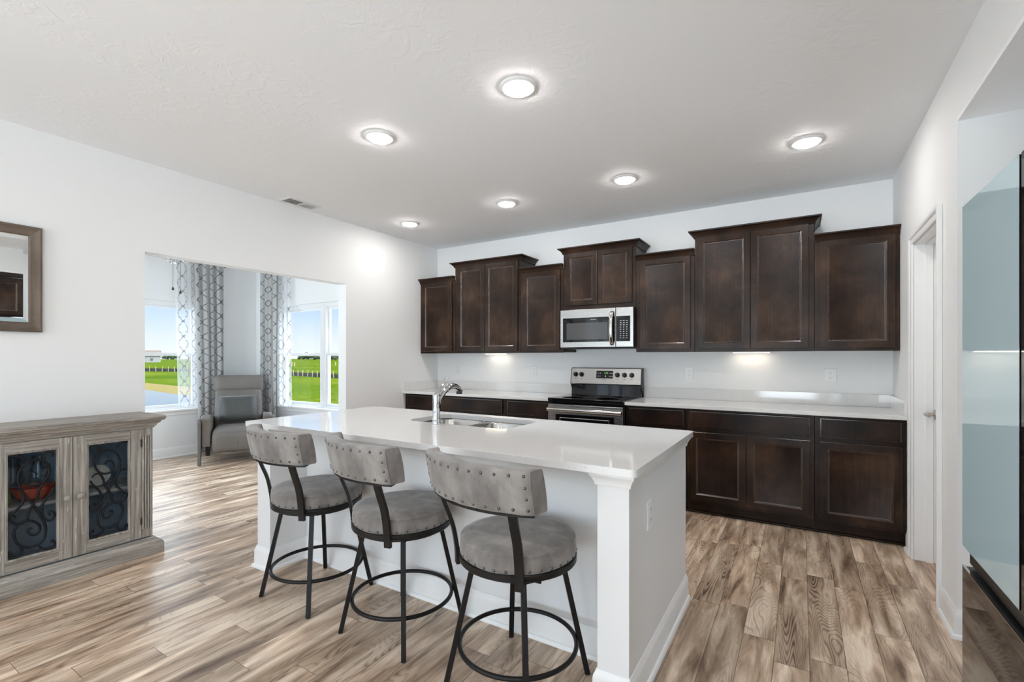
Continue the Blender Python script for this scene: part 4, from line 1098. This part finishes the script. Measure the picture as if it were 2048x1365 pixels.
# local: faces -Y
sb = softbox(.27, .31, .085, .055, 12, (0, .008, .02), (0, -.07, .345)); sb.obj('seat_cushion', 'leather', t, smooth=70)
fr_ = softbox(.272, .055, .125, .05, 12, (0, .012, .0), (0, -.350, .265)); fr_.obj('footrest_front', 'leather', t, smooth=70)
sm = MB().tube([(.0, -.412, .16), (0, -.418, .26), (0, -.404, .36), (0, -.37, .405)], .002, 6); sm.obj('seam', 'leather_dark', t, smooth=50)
bk = softbox(.285, .075, .30, .06, 12, (0, .02, 0)); o = bk.obj('backrest', 'leather', t, smooth=70); o.location = (0, .300, .600); o.rotation_euler = (RAD(-14), 0, 0)
hr = softbox(.300, .085, .118, .05, 12, (0, .02, .006)); o = hr.obj('headrest', 'leather', t, smooth=70); o.location = (0, .395, .945); o.rotation_euler = (RAD(-9), 0, 0)
for s in (-1, 1):
    pr_ = smooth_path([(.315, .30), (.33, .50), (.10, .565), (-.20, .600), (-.335, .595), (-.375, .565), (-.355, .52), (-.335, .44), (-.335, .25)], 4)
    pr_ = [(p.x, p.y) for p in [Vector((q.x, q.y)) for q in [Vector((*p[:2], 0)) for p in smooth_path([(a, b_, 0) for a, b_ in ((.315, .20), (.33, .48), (.10, .560), (-.20, .600), (-.335, .598), (-.380, .570), (-.360, .515), (-.335, .42), (-.335, .22))], 4)]]]
    L = []
    for xo, k in ((.285, .94), (.292, 1.0), (.372, 1.0), (.382, .93)):
        cyy = sum(p[0] for p in pr_)/len(pr_); czz = sum(p[1] for p in pr_)/len(pr_)
        L.append([Vector((s*xo, cyy+(p[0]-cyy)*k, czz+(p[1]-czz)*k)) for p in pr_])
    am = MB().loops(L).obj('armrest', 'leather', t, bevel=.012, seg=3)
    # outer side panel that runs down into the front foot
    sp = [(.34, .22), (.34, .47), (.05, .545), (-.25, .575), (-.36, .565), (-.385, .52), (-.372, .42), (-.375, .20), (-.385, .001), (-.325, .001), (-.300, .09), (-.24, .175), (-.05, .20)]
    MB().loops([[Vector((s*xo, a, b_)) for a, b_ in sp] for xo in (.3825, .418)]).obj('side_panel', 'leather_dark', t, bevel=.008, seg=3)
    lg = MB().loops([[Vector((s*.36+a*.024, .30+b_*.024, .001)) for a, b_ in ((-1, -1), (1, -1), (1, 1), (-1, 1))], [Vector((s*.36+a*.03, .26+b_*.03, .22)) for a, b_ in ((-1, -1), (1, -1), (1, 1), (-1, 1))]])
    lg.obj('rear_leg', 'black_plastic', t, bevel=.003)
MB().box(-.28, .28, -.26, .28, .19, .26).obj('base_frame', 'black_plastic', t)
# pillow
pm = MB(); N_ = 18; top = []; bot = []
for sg, store in ((1, top), (-1, bot)):
    for i in range(N_+1):
        for j in range(N_+1):
            u, v = -1+2*i/N_, -1+2*j/N_
            th = .075*((1-u**4)*(1-v**4))**.6
            pin = 1-.06*(u*u*v*v); px_ = .235*u*(1-.05*(1-v*v)*0-.06*(1-abs(u))*0)*pin; pz_ = .185*v*pin
            px_ -= .014*u*(1-v*v); pz_ -= .012*v*(1-u*u)
            wr_ = .004*noise.noise(Vector((u*2, v*9, sg)))*(1-u**4)
            store.append(Vector((px_, sg*(th+.002)+wr_, pz_)))
vv = top+bot; ff = []; n1_ = N_+1
for i in range(N_):
    for j in range(N_):
        a = i*n1_+j; q = (a, a+n1_, a+n1_+1, a+1); ff.append(q); ff.append(tuple(k+n1_*n1_ for k in q[::-1]))
edge = [i*n1_ for i in range(n1_)]+[N_*n1_+j for j in range(1, n1_)]+[i*n1_+N_ for i in range(N_-1, -1, -1)]+[j for j in range(N_-1, 0, -1)]
for a, b_ in zip(edge, edge[1:]+edge[:1]): ff.append((a, b_, b_+n1_*n1_, a+n1_*n1_))
pw = pm.add(vv, ff).obj('throw_pillow', 'pillow', smooth=80)
tag(pw, 'grey rectangular throw pillow leaning on the recliner back', 'pillow')
ry = RAD(60); lc = Vector((-.005, .100, .632))
pw.rotation_euler = (RAD(-16), 0, ry); pw.location = Vector((-2.245+lc.x*cos(ry)-lc.y*sin(ry), -1.375+lc.x*sin(ry)+lc.y*cos(ry), lc.z))

def drape(name, mat, mp, u0, u1, z0, z1, folds, amp, fullness, seed, label, flare=0.0, flare0=0.0):
    """pleated cloth hanging between u0..u1 (bottom shifted by flare), UVs in cloth metres"""
    NU, NZ = folds*12, 40; vs, fs, uv = [], [], []
    rnd_ = random.Random(seed); ph = [rnd_.uniform(-.6, .6) for _ in range(folds+2)]
    for j in range(NZ+1):
        f = j/NZ; z = z1+(z0-z1)*f
        for i in range(NU+1):
            s_ = i/NU
            uu = u0+(u1-u0)*s_ + flare*f*s_ + flare0*f*(1-s_)
            k = s_*folds
            a = amp*(.75+.25*sin(3*f+ph[int(k) % (folds+1)]))
            d = a*sin(2*pi*k+.35*sin(f*4+seed)) + .4*a*sin(2*pi*k*.47+seed+f*1.3)
            uu += .35*amp*sin(4*pi*k+seed+f)
            vs.append(mp(uu, d, z)); uv.append((s_*(u1-u0)*fullness, z))
    for j in range(NZ):
        for i in range(NU):
            a = j*(NU+1)+i; fs.append((a, a+1, a+NU+2, a+NU+1))
    me = bpy.data.meshes.new(name); me.from_pydata([tuple(v) for v in vs], [], fs)
    ul = me.uv_layers.new(name='cloth')
    for p in me.polygons:
        for li in p.loop_indices: ul.data[li].uv = uv[me.loops[li].vertex_index]
    me.shade_smooth(); me.materials.append(M[mat])
    o = bpy.data.objects.new(name, me); COL.objects.link(o); tag(o, label, 'curtain', None); return o
mA = lambda u, d, z: (SX+.105+d, u, z)
mA2 = lambda u, d, z: (SX+.070+d, u, z)
mB2 = lambda u, d, z: (u, SY-.070-d, z)
mB_ = lambda u, d, z: (u, SY-.105+d, z)
drape('curtain', 'curtain', mA, -1.600, -1.235, .012, 2.60, 4, .026, 1.45, 3, 'opaque trellis curtain left of the recliner, on the pond window wall', .02, .06)
drape('sheer_curtain', 'sheer', mA2, -1.830, -1.585, .66, 2.60, 3, .014, 1.4, 5, 'sheer trellis curtain hanging over the pond window', .03, .045)
drape('curtain', 'curtain', mB_, -2.740, -2.330, .012, 2.60, 4, .024, 1.45, 8, 'opaque trellis curtain right of the recliner, on the lawn window wall', .0, .04)
drape('sheer_curtain', 'sheer', mB2, -2.335, -2.025, .62, 2.60, 3, .014, 1.4, 11, 'sheer trellis curtain hanging over the lawn window', .05, .0)
for nm, a, b_, lb in (('curtain_rod', (SX+.09, -4.5, 2.615), (SX+.09, -1.20, 2.615), 'dark curtain rod above the pond window'), ('curtain_rod', (-2.72, SY-.09, 2.615), (-.25, SY-.09, 2.615), 'dark curtain rod above the lawn window')):
    o_ = Vector(a); rod = thing(nm, lb, 'curtain rod', o_)
    MB().tube([Vector((0, 0, 0)), Vector(b_)-o_], .012, 12).obj('rod', 'pewter_dark', rod, smooth=50)
    for e_ in (Vector((0, 0, 0)), Vector(b_)-o_): MB().sphere(e_, .022).obj('finial', 'pewter_dark', rod, smooth=60)
    ax = Vector((SX, 0, 0)) if a[0] < -2.8 else Vector((0, SY, 0))
    for f in (.03, .5, .97):
        p = (Vector(b_)-o_)*f
        q = p.copy()
        if a[0] < -2.8: q.x = SX+.001-o_.x
        else: q.y = SY-.001-o_.y
        MB().tube([p, q], .007, 8).obj('rod_bracket', 'pewter_dark', rod, smooth=50)

t = thing('ceiling_fan', 'ceiling fan with light kit and two pull chains in the sunroom', 'fan', (-1.6, -2.38, HC))
MB().lathe((0, 0, 0), [(.07, -.0005), (.07, -.02), (.03, -.06), (.014, -.065), (.014, -.12), (.05, -.125), (.11, -.145), (.115, -.20), (.10, -.24), (.05, -.255), (.05, -.30), (.035, -.33), (0, -.335)], 32).obj('motor_housing', 'nickel', t, smooth=40)
for k in range(5):
    a = 2*pi*k/5+.3
    bl = MB().loops([[Vector((x, y, z+.02*y/.07)) for x, y in ((.12, -.035), (.20, -.06), (.58, -.068), (.62, -.04), (.62, .04), (.58, .068), (.20, .06), (.12, .035))] for z in (-.205, -.198)]).obj('blade', 'mirror_wood', t, bevel=.002)
    bl.rotation_euler = (0, 0, a)
for k in range(3):
    a = 2*pi*k/3+1.0
    ar = MB().tube(smooth_path([(.03, 0, -.335), (.07, 0, -.395), (.12, 0, -.405), (.155, 0, -.385), (.16, 0, -.370)], 5), .008, 8, up=(0, 1, 0)).obj('light_arm', 'chrome', t, smooth=50)
    ar.rotation_euler = (0, 0, a)
    MB().lathe((.16, 0, -.370), [(.018, -.01), (.028, 0), (.050, .02), (.062, .055), (.066, .075), (.062, .075), (.046, .022), (.02, .006), (0, .004)], 24).obj('shade', 'frost', ar, smooth=50)
MB().lathe((0, 0, -.335), [(.03, 0), (.034, -.03), (.024, -.045), (.024, -.055), (.030, -.068), (.026, -.085), (0, -.094)], 24).obj('finial', 'chrome', t, smooth=50)
for dy, zz in ((-.035, -.715), (.035, -.745)):
    c_ = MB().tube([(.02, dy, -.34), (.02, dy, zz+.03)], .0015, 6).obj('pull_chain', 'pewter_dark', t)
    MB().lathe((.02, dy, zz), [(0, 0), (.011, .003), (.012, .012), (.004, .034), (0, .036)], 12).obj('chain_fob', 'pewter_dark', c_, smooth=50)

# ------------------------------------------------------------------ outdoors
GZ = -1.25
def flat(name, pts, z, mat):
    return MB().add([(x, y, z) for x, y in pts], [tuple(range(len(pts)))]).obj(name, mat)
lawn = MB(); n = 40
struct(MB().add([(-900, -500, GZ), (60, -500, GZ), (60, 900, GZ), (-900, 900, GZ)], [(0, 1, 2, 3)]).obj('ground', 'grass'))
o = MB().box(-11, 40, -60, 6, GZ-.1, GZ+.03).obj('bounce_apron', 'paving'); struct(o); o['label'] = 'unseen pale apron round the house, added to bounce light indoors'  # unseen slab, added as a neutral reflector for light through the windows
pond = [(-75, 15), (-60, 13.6), (-41, 12.0), (-35, 11.2), (-29, 10.6), (-23, 9.2), (-17, 6), (-13.5, 1), (-13, -6), (-17, -13), (-30, -18), (-55, -18), (-80, -8)]
pp = smooth_path([(x, y, 0) for x, y in pond], 6, True)
o = flat('pond', [(p.x, p.y) for p in pp], GZ+.02, 'pond'); struct(o); o['label'] = 'still grey pond outside the left sunroom window'
bank = MB(); cen = Vector((-42, -2, 0))
L = [[Vector((p.x, p.y, GZ+.021)) for p in pp], [Vector((cen.x+(p.x-cen.x)*1.035, cen.y+(p.y-cen.y)*1.10, GZ+.16)) for p in pp], [Vector((cen.x+(p.x-cen.x)*1.07, cen.y+(p.y-cen.y)*1.24, GZ+.02)) for p in pp]]
o = MB().loops(L, cap0=False, cap1=False).obj('pond_bank', 'bank', smooth=80); struct(o); o['label'] = 'dry grass bank round the pond'

def silt(a, b_, n, h, label, lean):
    A_, B_ = Vector((*a, GZ)), Vector((*b_, GZ)); t = thing('silt_fence', label, 'fence', A_)
    d = B_-A_; nrm = Vector((-d.y, d.x, 0)).normalized()
    L = []
    for k in range(n*2+1):
        p = d*(k/(n*2)); sag = 0 if k % 2 == 0 else -.06
        L.append([p+nrm*-.02, p+nrm*.02, p+nrm*.02+Vector((0, 0, h+sag)), p+nrm*-.02+Vector((0, 0, h+sag))])
    MB().loops(L).obj('fabric', 'silt', t)
    rr = random.Random(4)
    st0 = None
    for k in range(n+1):
        p = d*(k/n)+(-nrm if True else nrm)*.10
        if st0 is None: q = MB().box(-.07, .07, -.03, .03, -.1, h*1.55).obj('stake', 'stake', t); st0 = q
        else: q = st0.copy(); COL.objects.link(q); q.parent = t
        q.location = p; q.rotation_euler = (rr.uniform(-.05, .05), rr.uniform(-.12, .12)*lean, math.atan2(d.y, d.x))
silt((-108, 33.5), (-86, 37.6), 13, .62, 'black silt fence on wooden stakes seen through the pond window', 1)
silt((-62, 36.6), (-38, 33.0), 18, .55, 'black silt fence on wooden stakes seen through the lawn window', 1)

def house(x, y, rz, w, d, h, label):
    t = thing('house', label, 'house', (x, y, GZ), rz)
    MB().box(-w/2, w/2, -d/2, d/2, 0, h).obj('wall', 'siding', t)
    MB().loops([[Vector((xx, -d/2-.5, h+.01)), Vector((xx, d/2+.5, h+.01)), Vector((xx, 0, h+d*.28))] for xx in (-w/2-.5, w/2+.5)]).obj('roof', 'roof', t)
    for k in range(4):
        for s in (-1, 1): MB().box(-w/2+w*(k+.5)/4-.6, -w/2+w*(k+.5)/4+.6, s*d/2-.05, s*d/2+.05, .9, 2.2).obj('window', 'winglass', t)
    return t
house(-298, 102, RAD(65), 26, 11, 3.4, 'pale house with a low tan roof at the left edge of the pond window')
house(-345, 160, RAD(70), 15, 10, 2.6, 'smaller far house beside the pale low-roofed one')
# distant trees along the horizon
def blob_tree(label):
    t = thing('tree', label, 'tree', (0, 0, GZ), 0, 'distant trees on the horizon')
    mb = MB(); rr = random.Random(2)
    for k in range(7):
        c = Vector((rr.uniform(-3, 3), rr.uniform(-2, 2), 4.2+rr.uniform(-1.2, 2.0))); r_ = rr.uniform(1.8, 2.8); n0 = len(mb.v)
        mb.sphere(c, r_, 12, 8)
        for v in mb.v[n0:]: v += (v-c)*.25*noise.noise(v*1.1)
    mb.obj('crown', 'foliage', t, smooth=60)
    MB().cyl((0, 0, -.2), .35, 4.0, 'Z', 10, .22).obj('trunk', 'bark', t)
    return t
T0 = None
rr = random.Random(11)
def place(u, dep, sc):
    global T0
    r_ = (u-1024)/943.3; x = 4.087+dep*(-.5221+.8529*r_); y = -4.799+dep*(.8529+.5221*r_)
    lb = 'low round tree far off on the horizon beyond the lawn'
    if T0 is None: q = T0 = blob_tree(lb)
    else: q = dup(T0)
    q.location = (x, y, GZ); q.scale = (sc, sc, sc*rr.uniform(.75, 1.1)); q.rotation_euler = (0, 0, rr.uniform(0, 6))
for u, dep, sc in ((604, 420, .75), (612, 400, .8), (622, 430, .8), (634, 400, .7), (655, 380, .85), (664, 400, .9), (672, 380, .85), (331, 470, .6), (341, 450, .7), (352, 460, .7)): place(u, dep, sc)
def post(u, dep, h, w, label):
    r_ = (u-1024)/943.3; x = 4.087+dep*(-.5221+.8529*r_); y = -4.799+dep*(.8529+.5221*r_)
    o = MB().box(-w, w, -w, w, 0, h).loops([[Vector((a*w*1.3, b_*w*1.3, h+.001)) for a, b_ in ((-1,-1),(1,-1),(1,1),(-1,1))], [Vector((a*w*.2, b_*w*.2, h+w*1.2)) for a, b_ in ((-1,-1),(1,-1),(1,1),(-1,1))]]).obj('marker_post', 'stake'); o.location = (x, y, GZ)
    tag(o, label, 'post', 'marker posts in the far field'); return o
for u, dep in ((584, 150), (589, 140), (671, 150)): post(u, dep, 1.0, .12, 'short pale marker post in the field beyond the lawn window')
